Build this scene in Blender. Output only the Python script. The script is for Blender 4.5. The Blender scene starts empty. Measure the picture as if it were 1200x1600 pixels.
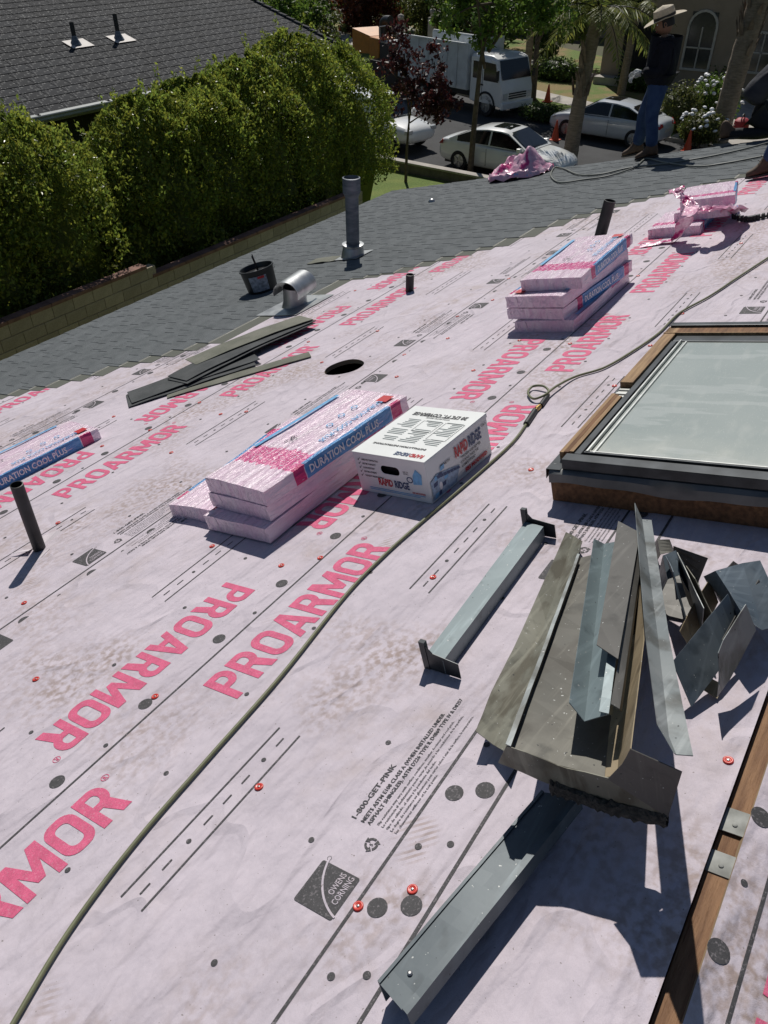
import bpy, bmesh, math, random
from mathutils import Vector, Matrix, noise
random.seed(7)
SC = bpy.context.scene
COL = SC.collection
PI = math.pi
# ------------------------------------------------------------------ camera, sky, sun, exposure
CAM_Z = 7.3
PITCH, HEAD = math.atan(948/1212.), math.radians(34.0546)     # camera looks down 38 deg; the eave runs 34 deg to the right of its heading
cd = bpy.data.cameras.new('camera'); cam = bpy.data.objects.new('camera', cd); COL.objects.link(cam)
hd = Vector((math.cos(HEAD), math.sin(HEAD), 0)); rt = Vector((math.sin(HEAD), -math.cos(HEAD), 0))
fw = hd*math.cos(PITCH) - Vector((0,0,1))*math.sin(PITCH); upv = hd*math.sin(PITCH) + Vector((0,0,1))*math.cos(PITCH)
cam.matrix_world = Matrix(((rt.x,upv.x,-fw.x,0),(rt.y,upv.y,-fw.y,0),(rt.z,upv.z,-fw.z,CAM_Z),(0,0,0,1)))
cd.sensor_fit = 'VERTICAL'; cd.sensor_height = 36; cd.lens = 36*1212/1600.; cd.clip_end = 500; cd.clip_start = .05
SC.camera = cam
SUN_EL, SUN_AZ = math.radians(48), math.radians(36)
sdir = Vector((math.cos(SUN_EL)*math.cos(SUN_AZ), math.cos(SUN_EL)*math.sin(SUN_AZ), math.sin(SUN_EL)))
w = bpy.data.worlds.new('World'); SC.world = w; w.use_nodes = True
nt = w.node_tree; bg = nt.nodes['Background']
sk = nt.nodes.new('ShaderNodeTexSky'); sk.sky_type = 'NISHITA'; sk.sun_disc = False
sk.sun_elevation = SUN_EL; sk.sun_rotation = math.radians(90) - SUN_AZ; sk.air_density = 1.0; sk.dust_density = .4; sk.ozone_density = 1.5
nt.links.new(sk.outputs[0], bg.inputs[0]); bg.inputs[1].default_value = .05
sl = bpy.data.lights.new('sun', 'SUN'); so = bpy.data.objects.new('sun', sl); COL.objects.link(so)
sl.energy = 4.4; sl.angle = math.radians(.5); sl.color = (1, .955, .885)
so.rotation_euler = sdir.to_track_quat('Z', 'Y').to_euler()
SC.view_settings.view_transform = 'Standard'; SC.view_settings.look = 'None'; SC.view_settings.gamma = 1; SC.view_settings.exposure = -0.27
SC.view_settings.use_curve_mapping = False
SC.render.engine = 'CYCLES'; SC.cycles.use_denoising = True; SC.cycles.max_bounces = 6; SC.cycles.caustics_reflective = False; SC.cycles.caustics_refractive = False
SC.cycles.transparent_max_bounces = 6

# ------------------------------------------------------------------ helpers
class MB:
    def __init__(s): s.v=[]; s.f=[]; s.m=[]; s.cur=0
    def add(s, vs, fs):
        b=len(s.v); s.v += [tuple(p) for p in vs]
        for f in fs: s.f.append([i+b for i in f]); s.m.append(s.cur)
        return s
    def box(s, x0,x1,y0,y1,z0,z1, M=None, bottom=True):
        vs=[Vector(p) for p in ((x0,y0,z0),(x1,y0,z0),(x1,y1,z0),(x0,y1,z0),(x0,y0,z1),(x1,y0,z1),(x1,y1,z1),(x0,y1,z1))]
        if M is not None: vs=[M@p for p in vs]
        fs=[(4,5,6,7),(0,1,5,4),(1,2,6,5),(2,3,7,6),(3,0,4,7)]
        if bottom: fs.append((3,2,1,0))
        return s.add(vs,fs)
    def quad(s,*p): return s.add(p,[tuple(range(len(p)))])
    def prism(s, poly, d, M=None):
        n=len(poly); a=[Vector(p) for p in poly]; d=Vector(d); vs=a+[p+d for p in a]
        if M is not None: vs=[M@p for p in vs]
        return s.add(vs,[tuple(range(n-1,-1,-1)),tuple(range(n,2*n))]+[(i,(i+1)%n,n+(i+1)%n,n+i) for i in range(n)])
    def tube(s, pts, r, seg=8, cap=True, closed=False):
        pts=[Vector(p) for p in pts]; n=len(pts); rs=r if isinstance(r,(list,tuple)) else [r]*n
        vs=[]; last=None
        for i,p in enumerate(pts):
            d=(pts[min(i+1,n-1)]-pts[max(i-1,0)]); d=d.normalized() if d.length>1e-9 else Vector((0,0,1))
            if last is None: a=d.orthogonal().normalized()
            else:
                a=last-d*last.dot(d); a=a.normalized() if a.length>1e-6 else d.orthogonal().normalized()
            last=a; b=d.cross(a)
            for k in range(seg):
                t=2*PI*k/seg; vs.append(p+(a*math.cos(t)+b*math.sin(t))*rs[i])
        fs=[(i*seg+k,i*seg+(k+1)%seg,(i+1)*seg+(k+1)%seg,(i+1)*seg+k) for i in range(n-1) for k in range(seg)]
        if cap: fs+= [tuple(range(seg-1,-1,-1)),tuple(range((n-1)*seg,n*seg))]
        return s.add(vs,fs)
    def lathe(s, prof, seg=24, M=None, cap=True):
        vs=[]
        for r,z in prof:
            for k in range(seg): t=2*PI*k/seg; vs.append(Vector((r*math.cos(t),r*math.sin(t),z)))
        if M is not None: vs=[M@p for p in vs]
        n=len(prof); fs=[(i*seg+k,i*seg+(k+1)%seg,(i+1)*seg+(k+1)%seg,(i+1)*seg+k) for i in range(n-1) for k in range(seg)]
        if cap: fs+=[tuple(range(seg-1,-1,-1)),tuple(range((n-1)*seg,n*seg))]
        return s.add(vs,fs)
    def grid(s, rows, close=False):
        n=len(rows); m=len(rows[0]); vs=[p for r in rows for p in r]
        return s.add(vs,[(i*m+k,i*m+(k+1)%m,(i+1)*m+(k+1)%m,(i+1)*m+k) for i in range(n-1) for k in range(m if close else m-1)])
    def mesh(s,name):
        me=bpy.data.meshes.new(name); me.from_pydata(s.v,[],s.f); 
        me.polygons.foreach_set('material_index',s.m); me.update(); return me
    def build(s,name,mats,parent=None,M=None,smooth=False,bevel=0,solid=0,sub=0,merge=False,loc=None):
        me=s.mesh(name)
        return mk(name,me,mats,parent,M,smooth,bevel,solid,sub,merge,loc)
def mk(name,me,mats=None,parent=None,M=None,smooth=False,bevel=0,solid=0,sub=0,merge=False,loc=None):
    if merge:
        bm=bmesh.new(); bm.from_mesh(me); bmesh.ops.remove_doubles(bm,verts=bm.verts,dist=1e-4); bmesh.ops.recalc_face_normals(bm,faces=bm.faces); bm.to_mesh(me); bm.free()
    o=bpy.data.objects.new(name,me); COL.objects.link(o)
    if mats is not None and not me.materials:
        for m in (mats if isinstance(mats,(list,tuple)) else [mats]): me.materials.append(m)
    if smooth:
        me.polygons.foreach_set('use_smooth',[True]*len(me.polygons))
        if smooth!=True:
            try: me.set_sharp_from_angle(angle=math.radians(smooth))
            except Exception: pass
    if solid:
        d=o.modifiers.new('s','SOLIDIFY'); d.thickness=solid; d.offset=0
        if smooth: d=o.modifiers.new('e','EDGE_SPLIT'); d.split_angle=math.radians(40 if smooth is True else max(smooth,20))
    if bevel:
        d=o.modifiers.new('b','BEVEL'); d.width=bevel; d.segments=2; d.limit_method='ANGLE'; d.angle_limit=math.radians(35)
    if sub:
        d=o.modifiers.new('u','SUBSURF'); d.levels=d.render_levels=sub
    if parent is not None: o.parent=parent
    if M is not None: o.matrix_local=M
    if loc is not None: o.location=loc
    return o
def tag(o,label,cat=None,group=None,kind=None):
    if label: o['label']=label
    if cat: o['category']=cat
    if group: o['group']=group
    if kind: o['kind']=kind
    return o
def empty(name,M=None,label=None,cat=None,group=None):
    o=bpy.data.objects.new(name,None); COL.objects.link(o); o.empty_display_size=.1
    if M is not None: o.matrix_local=M
    return tag(o,label,cat,group)
def children(o): return [c for c in o.children]
def copy_tree(o,parent=None):
    c=o.copy(); COL.objects.link(c); c.parent=parent
    if parent is not None: c.matrix_parent_inverse=o.matrix_parent_inverse
    for ch in list(o.children): copy_tree(ch,c)
    return c
def eval_mesh(o):
    dg=bpy.context.evaluated_depsgraph_get(); dg.update(); me=bpy.data.meshes.new_from_object(o.evaluated_get(dg)); return me
T=Matrix.Translation
def RX(a): return Matrix.Rotation(a,4,'X')
def RY(a): return Matrix.Rotation(a,4,'Y')
def RZ(a): return Matrix.Rotation(a,4,'Z')
def rnd(a,b): return random.uniform(a,b)

# ------------------------------------------------------------------ materials (all procedural)
def mat(name,col,rough=.7,metal=0,var=.12,scale=6,bump=0,bscale=60,col2=None,spec=.5,fine=0,fscale=300,coord='Object',rand=0,stretch=None,lo=.35,hi=.65,coat=0,detail=4):
    m=bpy.data.materials.new(name); m.use_nodes=True; n=m.node_tree.nodes; l=m.node_tree.links; b=n['Principled BSDF']
    b.inputs['Roughness'].default_value=rough; b.inputs['Metallic'].default_value=metal; b.inputs['Specular IOR Level'].default_value=spec
    if coat: b.inputs['Coat Weight'].default_value=coat; b.inputs['Coat Roughness'].default_value=.08
    tc=n.new('ShaderNodeTexCoord'); vec=tc.outputs[coord]
    if stretch:
        mp=n.new('ShaderNodeMapping'); mp.inputs['Scale'].default_value=stretch; l.new(vec,mp.inputs[0]); vec=mp.outputs[0]
    nz=n.new('ShaderNodeTexNoise'); nz.inputs['Scale'].default_value=scale; nz.inputs['Detail'].default_value=detail; l.new(vec,nz.inputs['Vector'])
    rp=n.new('ShaderNodeValToRGB'); e=rp.color_ramp.elements; e[0].position=lo; e[1].position=hi
    if col2 is None: a=[min(1,c*(1-var)) for c in col]; c2=[min(1,c*(1+var)) for c in col]
    else: a=col; c2=col2
    e[0].color=(*a,1); e[1].color=(*c2,1); l.new(nz.outputs['Fac'],rp.inputs[0]); out=rp.outputs[0]
    if fine:
        f=n.new('ShaderNodeTexNoise'); f.inputs['Scale'].default_value=fscale; f.inputs['Detail'].default_value=2; l.new(vec,f.inputs['Vector'])
        mr=n.new('ShaderNodeMapRange'); mr.inputs['From Min'].default_value=.3; mr.inputs['From Max'].default_value=.7; mr.inputs['To Min'].default_value=1-fine; mr.inputs['To Max'].default_value=1+fine
        l.new(f.outputs['Fac'],mr.inputs[0]); mx=n.new('ShaderNodeMix'); mx.data_type='RGBA'; mx.blend_type='MULTIPLY'; mx.inputs[0].default_value=1
        l.new(out,mx.inputs[6]); l.new(mr.outputs[0],mx.inputs[7]); out=mx.outputs[2]
    if rand:
        oi=n.new('ShaderNodeObjectInfo'); mr=n.new('ShaderNodeMapRange'); mr.inputs['To Min'].default_value=1-rand; mr.inputs['To Max'].default_value=1+rand
        l.new(oi.outputs['Random'],mr.inputs[0]); mx=n.new('ShaderNodeMix'); mx.data_type='RGBA'; mx.blend_type='MULTIPLY'; mx.inputs[0].default_value=1
        l.new(out,mx.inputs[6]); l.new(mr.outputs[0],mx.inputs[7]); out=mx.outputs[2]
    l.new(out,b.inputs['Base Color'])
    if bump:
        bn=n.new('ShaderNodeTexNoise'); bn.inputs['Scale'].default_value=bscale; bn.inputs['Detail'].default_value=5; l.new(vec,bn.inputs['Vector'])
        bp=n.new('ShaderNodeBump'); bp.inputs['Strength'].default_value=1; bp.inputs['Distance'].default_value=bump
        l.new(bn.outputs['Fac'],bp.inputs['Height']); l.new(bp.outputs[0],b.inputs['Normal'])
    m['out']=out.node.name
    return m
def nodes(m): return m.node_tree.nodes, m.node_tree.links, m.node_tree.nodes['Principled BSDF']
def base_link(m):
    n,l,b=nodes(m); return b.inputs['Base Color'].links[0].from_socket
def mixin(m,fac_socket,col,):
    """lay colour col over the material's base colour where fac_socket is 1"""
    n,l,b=nodes(m); mx=n.new('ShaderNodeMix'); mx.data_type='RGBA'; src=base_link(m)
    l.new(fac_socket,mx.inputs[0]); l.new(src,mx.inputs[6]); mx.inputs[7].default_value=(*col,1); l.new(mx.outputs[2],b.inputs['Base Color'])
def math_node(m,op,a,b=None,clamp=False):
    n,l,_=nodes(m); x=n.new('ShaderNodeMath'); x.operation=op; x.use_clamp=clamp
    for i,v in enumerate((a,b)):
        if v is None: continue
        if isinstance(v,(int,float)): x.inputs[i].default_value=v
        else: l.new(v,x.inputs[i])
    return x.outputs[0]
def noise_fac(m,scale,lo,hi,stretch=None,coord='Object',detail=4):
    n,l,_=nodes(m); tc=n.new('ShaderNodeTexCoord'); vec=tc.outputs[coord]
    if stretch:
        mp=n.new('ShaderNodeMapping'); mp.inputs['Scale'].default_value=stretch; l.new(vec,mp.inputs[0]); vec=mp.outputs[0]
    z=n.new('ShaderNodeTexNoise'); z.inputs['Scale'].default_value=scale; z.inputs['Detail'].default_value=detail; l.new(vec,z.inputs['Vector'])
    mr=n.new('ShaderNodeMapRange'); mr.inputs['From Min'].default_value=lo; mr.inputs['From Max'].default_value=hi; l.new(z.outputs['Fac'],mr.inputs[0]); return mr.outputs[0]
def axis(m,k,coord='Object'):
    n,l,_=nodes(m); tc=n.new('ShaderNodeTexCoord'); sp=n.new('ShaderNodeSeparateXYZ'); l.new(tc.outputs[coord],sp.inputs[0]); return sp.outputs[k]
def band(m,s,a,b):
    return math_node(m,'MULTIPLY',math_node(m,'GREATER_THAN',s,a),math_node(m,'LESS_THAN',s,b))
def leafmat(name,col,col2,trans=.35,rough=.45):
    m=mat(name,col,rough,col2=col2,scale=3,spec=.4,lo=.3,hi=.7); n,l,b=nodes(m)
    # per-leaf tint from a vertex attribute
    at=n.new('ShaderNodeAttribute'); at.attribute_name='tint'; mx=n.new('ShaderNodeMix'); mx.data_type='RGBA'; mx.blend_type='MULTIPLY'; mx.inputs[0].default_value=1
    src=base_link(m); l.new(src,mx.inputs[6]); l.new(at.outputs['Color'],mx.inputs[7]); l.new(mx.outputs[2],b.inputs['Base Color'])
    tr=n.new('ShaderNodeBsdfTranslucent'); l.new(mx.outputs[2],tr.inputs[0]); ms=n.new('ShaderNodeMixShader'); ms.inputs[0].default_value=trans
    o=[x for x in n if x.type=='OUTPUT_MATERIAL'][0]; l.new(b.outputs[0],ms.inputs[1]); l.new(tr.outputs[0],ms.inputs[2]); l.new(ms.outputs[0],o.inputs[0])
    return m

# ------------------------------------------------------------------ the roof being worked on: frame (x along the eave, y down the slope, z off the deck)
SL=.265; KS=math.sqrt(1+SL*SL)
RF=Matrix(((1,0,0,0),(0,1/KS,SL/KS,0),(0,-SL/KS,1/KS,CAM_Z-1.75),(0,0,0,1)))
RIDGE=-.135
rp=RF@Vector((0,RIDGE,0))
RF2=Matrix(((1,0,0,0),(0,1/KS,-SL/KS,rp.y),(0,SL/KS,1/KS,rp.z),(0,0,0,1)))   # far slope: y negative runs down
def W(x,y,z=0): return RF@Vector((x,y,z))
EAVE=7.49; RAKE=10.97; LEFT=-4.5
M_mem=mat('underlayment',(.588,.528,.586),.78,var=.045,scale=2.2,fine=.05,fscale=420,spec=.3,bump=.0)
n,l,b=nodes(M_mem)
# soft wrinkles, a fine weave, brown scuffs and speckled dirt
tc=n.new('ShaderNodeTexCoord')
def nzs(scale,st=(1,1,1),det=3):
    mp=n.new('ShaderNodeMapping'); mp.inputs['Scale'].default_value=st; l.new(tc.outputs['Object'],mp.inputs[0])
    z=n.new('ShaderNodeTexNoise'); z.inputs['Scale'].default_value=scale; z.inputs['Detail'].default_value=det; l.new(mp.outputs[0],z.inputs['Vector']); return z.outputs['Fac']
def bumpn(h,dist,prev=None):
    bp=n.new('ShaderNodeBump'); bp.inputs['Distance'].default_value=dist; bp.inputs['Strength'].default_value=1; l.new(h,bp.inputs['Height'])
    if prev is not None: l.new(prev,bp.inputs['Normal'])
    return bp.outputs[0]
b1=bumpn(nzs(3.4,(.6,1.9,1),3),.055); cr=n.new('ShaderNodeMath'); cr.operation='ABSOLUTE'; sb=n.new('ShaderNodeMath'); sb.operation='SUBTRACT'; sb.inputs[1].default_value=.5; l.new(nzs(1.7,(.8,1.5,1),2),sb.inputs[0]); l.new(sb.outputs[0],cr.inputs[0])
cm_=n.new('ShaderNodeMapRange'); cm_.inputs['From Min'].default_value=0; cm_.inputs['From Max'].default_value=.035; cm_.inputs['To Min'].default_value=1; cm_.inputs['To Max'].default_value=0; l.new(cr.outputs[0],cm_.inputs[0])
b1=bumpn(cm_.outputs[0],.0045,b1); b2=bumpn(nzs(16,(1,1.4,1),3),.006,b1); b3=bumpn(nzs(500,(1,1,1),1),.0006,b2); l.new(b3,b.inputs['Normal'])
dirt=math_node(M_mem,'MULTIPLY',noise_fac(M_mem,1.5,.50,.68),noise_fac(M_mem,38,.42,.62,detail=6)); dirt=math_node(M_mem,'MULTIPLY',dirt,.72)
mixin(M_mem,dirt,(.30,.215,.17))
scuff=math_node(M_mem,'MULTIPLY',noise_fac(M_mem,.9,.5,.66),noise_fac(M_mem,9,.45,.7,detail=6)); mixin(M_mem,math_node(M_mem,'MULTIPLY',scuff,.55),(.38,.30,.26))
spk=math_node(M_mem,'MULTIPLY',noise_fac(M_mem,130,.75,.78,detail=1),.7); mixin(M_mem,spk,(.2,.17,.15))
# tread prints of boots: short ribbed patches
n2=n.new('ShaderNodeTexWave'); n2.inputs['Scale'].default_value=26; n2.inputs['Distortion'].default_value=.6; n2.bands_direction='DIAGONAL'; l.new(tc.outputs['Object'],n2.inputs['Vector'])
vo=n.new('ShaderNodeTexVoronoi'); vo.inputs['Scale'].default_value=2.1; l.new(tc.outputs['Object'],vo.inputs['Vector'])
blob=n.new('ShaderNodeMapRange'); blob.inputs['From Min'].default_value=.17; blob.inputs['From Max'].default_value=.10; l.new(vo.outputs['Distance'],blob.inputs[0])
tread=math_node(M_mem,'MULTIPLY',math_node(M_mem,'MULTIPLY',blob.outputs[0],math_node(M_mem,'GREATER_THAN',n2.outputs['Fac'],.55)),noise_fac(M_mem,12,.4,.6))
mixin(M_mem,math_node(M_mem,'MULTIPLY',tread,.6),(.34,.25,.21))
def printmat(name,col):
    m=mat(name,col,.7,var=.10,scale=30,fine=.18,fscale=380,spec=.3)
    mixin(m,math_node(m,'MULTIPLY',noise_fac(m,160,.56,.75,detail=3),.35),(.60,.54,.57)); return m
M_pink=printmat('pink_ink',(.66,.125,.235)); M_grey=printmat('grey_ink',(.072,.07,.074))
M_wood=mat('old_ridge_wood',(.17,.085,.042),.75,col2=(.30,.165,.085),scale=5,stretch=(1,9,9),bump=.004,bscale=30)
M_ply=mat('roof_deck_wood',(.32,.23,.14),.8,var=.2,scale=4)
M_galv=mat('galvanised_plate',(.20,.205,.19),.75,metal=.1,col2=(.40,.41,.39),scale=18,detail=6)
M_white=mat('white_metal_edge',(.75,.75,.73),.5,var=.05)
M_dark=mat('near_black_shade',(.012,.012,.014),.9,var=.1)  # near-black that paints in the shade of unlit depths
M_stucco=mat('stucco_wall',(.45,.40,.33),.9,var=.06,bump=.01,bscale=80)

house=empty('house',T((0,0,0)),'house being re-roofed, its slope half covered with grey shingles and pale printed underlayment','house')
# deck with the vent hole cut through it
HOLE=(3.885,3.06,.142)
def sheet_with_hole(name,x0,x1,y0,y1,zf,hole,mats,parent,flip=False):
    bm=bmesh.new()
    vs=[bm.verts.new((x,y,zf(y))) for x,y in ((x0,y0),(x1,y0),(x1,y1),(x0,y1))]; es=[bm.edges.new((vs[i],vs[(i+1)%4])) for i in range(4)]
    if hole:
        hv=[bm.verts.new((hole[0]+hole[2]*math.cos(t)*(1+.05*math.sin(3*t)),hole[1]+hole[2]*math.sin(t),zf(hole[1]))) for t in [2*PI*i/28 for i in range(28)]]
        es+=[bm.edges.new((hv[i],hv[(i+1)%28])) for i in range(28)]
    bmesh.ops.triangle_fill(bm,use_beauty=True,use_dissolve=False,edges=es)
    for f in bm.faces:
        f.normal_update()
        if f.normal.z<0: f.normal_flip()
    me=bpy.data.meshes.new(name); bm.to_mesh(me); bm.free()
    return mk(name,me,mats,parent,RF)
deck=sheet_with_hole('roof',LEFT,RAKE,-.10,EAVE,lambda y:-.004,HOLE,M_ply,house)
mb=MB()
hole_pts=[(HOLE[0]+HOLE[2]*math.cos(t)*(1+.05*math.sin(3*t)),HOLE[1]+HOLE[2]*math.sin(t)) for t in [2*PI*i/28 for i in range(28)]]
mb.grid([[(x,y,-.004) for x,y in hole_pts],[(x,y,-.03) for x,y in hole_pts]],close=True)
mb.build('hole_edge',M_ply,house,RF)
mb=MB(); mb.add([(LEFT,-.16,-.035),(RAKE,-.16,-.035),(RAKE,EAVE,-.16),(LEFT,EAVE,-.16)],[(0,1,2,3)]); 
mb.build('attic_shade_sheet',M_dark,house,RF@T((0,0,-.35)))  # near-black sheet below the deck; the attic's shade is painted into its colour
mb=MB(); mb.box(LEFT,RAKE,-6,-.031,-.02,-.004); mb.build('far_slope_deck',M_ply,house,RF2)
# walls under the eaves, gable ends
eW=W(0,EAVE); rW=W(0,RIDGE)
mb=MB(); y0,y1=-5.2,eW.y-.45
mb.box(LEFT+.3,RAKE-.35,y0,y1,-.3,eW.z-.12)
zr=rW.z-.25
for xx in (LEFT+.3,RAKE-.35): mb.add([(xx,y0,eW.z-.12),(xx,y1,eW.z-.12),(xx,rW.y,zr)],[(0,1,2)])
mb.build('wall',M_stucco,house)
mb=MB(); mb.box(LEFT,RAKE+.01,EAVE-.005,EAVE+.012,-.12,-.002); mb.build('fascia',mat('dark_fascia',(.10,.075,.06),.7),house,RF)
mb=MB(); mb.box(LEFT,RAKE+.015,EAVE+.012,EAVE+.026,-.05,.003); mb.box(LEFT,RAKE+.015,EAVE-.06,EAVE+.0115,.0005,.0025); mb.build('drip_edge',M_white,house,RF)
mb=MB(); mb.box(RAKE+.001,RAKE+.02,-.1,EAVE,-.14,.006); mb.build('rake_board',M_white,house,RF)
# the open ridge slot: ridge boards, nail plates
seg=[(LEFT,1.16),(1.20,1.285),(1.33,1.76),(1.83,RAKE-.1)]
for i,(a,c) in enumerate(seg):
    mb=MB(); mb.box(a,c,-.166,-.104,-.06,-.024 if i!=1 else -.030); mb.build('ridge_board',M_wood,house,RF@T((0,0,0)),bevel=.004)
for a,c in ((1.155,1.215),(1.275,1.345),(1.755,1.835)):
    mb=MB(); mb.box(a,c,-.164,-.106,-.0235,-.0205); mb.lathe([(.006,-.0205),(.006,-.018),(.003,-.017)],10,T((a+.025,-.135,0))); mb.build('nail_plate',M_galv,house,RF)

# --- underlayment sheets, each lapped over the one below, printing kept as flat ink on top of it
sheets=[(-.108,.482),(.40,2.70),(2.62,4.93),(4.85,7.40)]
def zsheet(k): 
    a,c=sheets[k]; return lambda y: .0012+.0035*(y-a)/(c-a)
sh_obj=[]
for k,(a,c) in enumerate(sheets):
    o=sheet_with_hole('underlayment',LEFT,RAKE-.02,a,c,zsheet(k),HOLE if k==2 else None,M_mem,house); sh_obj.append(o)
mb=MB(); mb.add([(LEFT,-5.5,.0015),(RAKE-.02,-5.5,.0015),(RAKE-.02,-.030,.0015),(LEFT,-.030,.0015)],[(0,1,2,3)]); sh_far=mb.build('underlayment',M_mem,house,RF2)

def arc(cx,cy,rx,ry,a0,a1,n=8): return [(cx+rx*math.cos(math.radians(a0+(a1-a0)*i/n)),cy+ry*math.sin(math.radians(a0+(a1-a0)*i/n))) for i in range(n+1)]
def rrect(x0,x1,y0,y1,r,n=5): return arc(x1-r,y1-r,r,r,0,90,n)+arc(x0+r,y1-r,r,r,90,180,n)+arc(x0+r,y0+r,r,r,180,270,n)+arc(x1-r,y0+r,r,r,270,360,n)
GL={
'P':(.62,[[(0,0),(0,1),(.36,1)]+arc(.36,.70,.26,.30,80,-80,8)+[(.36,.40),(.2,.40),(.2,0)],[(.2,.57),(.2,.83),(.34,.83)]+arc(.34,.70,.09,.13,80,-80,5)+[(.34,.57)]]),
'R':(.68,[[(0,0),(0,1),(.36,1)]+arc(.36,.70,.27,.30,80,-48,8)+[(.68,0),(.46,0),(.31,.40),(.2,.40),(.2,0)],[(.2,.57),(.2,.83),(.34,.83)]+arc(.34,.70,.09,.13,80,-80,5)+[(.34,.57)]]),
'O':(.68,[rrect(0,.68,0,1,.27),rrect(.19,.49,.18,.82,.13)]),
'A':(.76,[[(0,0),(.26,1),(.50,1),(.76,0),(.55,0),(.50,.21),(.26,.21),(.21,0)],[(.30,.38),(.46,.38),(.38,.74)]]),
'M':(.86,[[(0,0),(0,1),(.23,1),(.43,.46),(.63,1),(.86,1),(.86,0),(.67,0),(.67,.58),(.51,.17),(.35,.17),(.19,.58),(.19,0)]])}
_gc={}
def fill_loops(loops):
    bm=bmesh.new(); es=[]
    for lp in loops:
        pts=[]
        for p in lp:
            if not pts or (abs(p[0]-pts[-1][0])+abs(p[1]-pts[-1][1]))>1e-5: pts.append(p)
        if (abs(pts[0][0]-pts[-1][0])+abs(pts[0][1]-pts[-1][1]))<1e-5: pts.pop()
        vs=[bm.verts.new((p[0],p[1],0)) for p in pts]; es+=[bm.edges.new((vs[i],vs[(i+1)%len(vs)])) for i in range(len(vs))]
    bmesh.ops.triangle_fill(bm,use_beauty=True,use_dissolve=False,edges=es)
    for f in bm.faces:
        f.normal_update()
        if f.normal.z<0: f.normal_flip()
    bm.verts.index_update(); r=([tuple(v.co) for v in bm.verts],[[v.index for v in f.verts] for f in bm.faces]); bm.free(); return r
def word(s,gap=.075):
    if s in _gc: return _gc[s]
    vs=[];fs=[];x=0
    for ch in s:
        wd,lp=GL[ch]; v,f=fill_loops(lp); b0=len(vs); vs+=[(p[0]+x,p[1],0) for p in v]; fs+=[[i+b0 for i in q] for q in f]; x+=wd+gap
    _gc[s]=(vs,fs,x-gap); return _gc[s]
_tc={}
def text(s,bold=0.0,res=2,cond=1.0):
    """built-in face turned into flat polygons, cap height 1"""
    key=(s,bold,res,cond)
    if key in _tc: return _tc[key]
    cu=bpy.data.curves.new('t','FONT'); cu.body=s; cu.size=1.37; cu.resolution_u=res; cu.offset=bold; cu.fill_mode='FRONT'
    o=bpy.data.objects.new('t',cu); COL.objects.link(o); me=eval_mesh(o); vs=[(v.co.x*cond,v.co.y,0) for v in me.vertices]; fs=[list(p.vertices) for p in me.polygons]
    bpy.data.objects.remove(o); bpy.data.curves.remove(cu); bpy.data.meshes.remove(me)
    x0=min(p[0] for p in vs); vs=[(p[0]-x0,p[1],0) for p in vs]; _tc[key]=(vs,fs,max(p[0] for p in vs)); return _tc[key]
class Ink:
    """flat printing laid on a surface: zf gives the height of the paper at y"""
    def __init__(s,zf,up=.0014): s.mb=MB(); s.zf=zf; s.up=up
    def put(s,vf,x,y,sx,sy,rot=0):
        c,d=math.cos(rot),math.sin(rot); vs=[]
        for p in vf[0]:
            a,bb=p[0]*sx,p[1]*sy; X=x+a*c-bb*d; Y=y+a*d+bb*c; vs.append((X,Y,s.zf(Y)+s.up))
        s.mb.add(vs,vf[1])
    def rect(s,x0,x1,y0,y1): s.mb.add([(x0,y0,s.zf(y0)+s.up),(x1,y0,s.zf(y0)+s.up),(x1,y1,s.zf(y1)+s.up),(x0,y1,s.zf(y1)+s.up)],[(0,1,2,3)])
    def dot(s,x,y,r,n=18):
        s.mb.add([(x+r*math.cos(2*PI*i/n),y+r*math.sin(2*PI*i/n),s.zf(y+r*math.sin(2*PI*i/n))+s.up) for i in range(n)],[tuple(range(n))])
    def done(s,name,m,parent):
        if s.mb.f:
            o=s.mb.build(name,m,parent); return o
ringR=fill_loops([arc(.5,.5,.62,.62,0,350,20),arc(.5,.5,.52,.52,0,350,20)])
WORD=word('PROARMOR'); WS=.945/WORD[2]
PER=1.402
SMALL=['Slip resistance may vary with surface conditions, weather, footwear and roof pitch.','La resistencia al deslizamiento puede variar de acuerdo a las condiciones de la superficie,','tipo de calzado, el clima y la pendiente del techo.','Le degre de resistance au glissement peut varier selon l etat de la surface, la temperature,','les chaussures utilisees et le toit pente.']
oc_sq=fill_loops([rrect(0,1,0,1,.05,3)])
def curve_band(n=14): 
    a=[(1-.02+.0,0.0)]; 
    outer=arc(1.30,-.35,1.28,1.28,165,100,n); inner=arc(1.30,-.35,1.235,1.235,100,165,n); return fill_loops([outer+inner])
OCB=curve_band()
def oc_logo(g,wt,x,y,rot,s=.122):
    """dark square, pale arc, two words"""
    c,d=math.cos(rot),math.sin(rot)
    def at(a,bb): return x+a*c-bb*d, y+a*d+bb*c
    g.put(oc_sq,x,y,s,s,rot)
    t1=text('OWENS',.012); t2=text('CORNING',.012)
    px,py=at(.44*s,.30*s); wt.put(t1,px,py,.50*s/t1[2],.15*s,rot)
    px,py=at(.30*s,.10*s); wt.put(t2,px,py,.64*s/t2[2],.15*s,rot)
    wt.put(OCB,x,y,s,s,rot)
    px,py=at(1.05*s,.86*s); g.put(ringR,px,py,.010,.010,rot)
def logo(k,x,y,rot):
    a=Ink(zsheet(k)); c=Ink(zsheet(k),.0024); oc_logo(a,c,x,y,rot); n0=len(a.mb.f); a.mb.cur=1; a.mb.add(c.mb.v,c.mb.f); a.done('printed_logo',[M_grey,M_mem],sh_obj[k])
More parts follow.
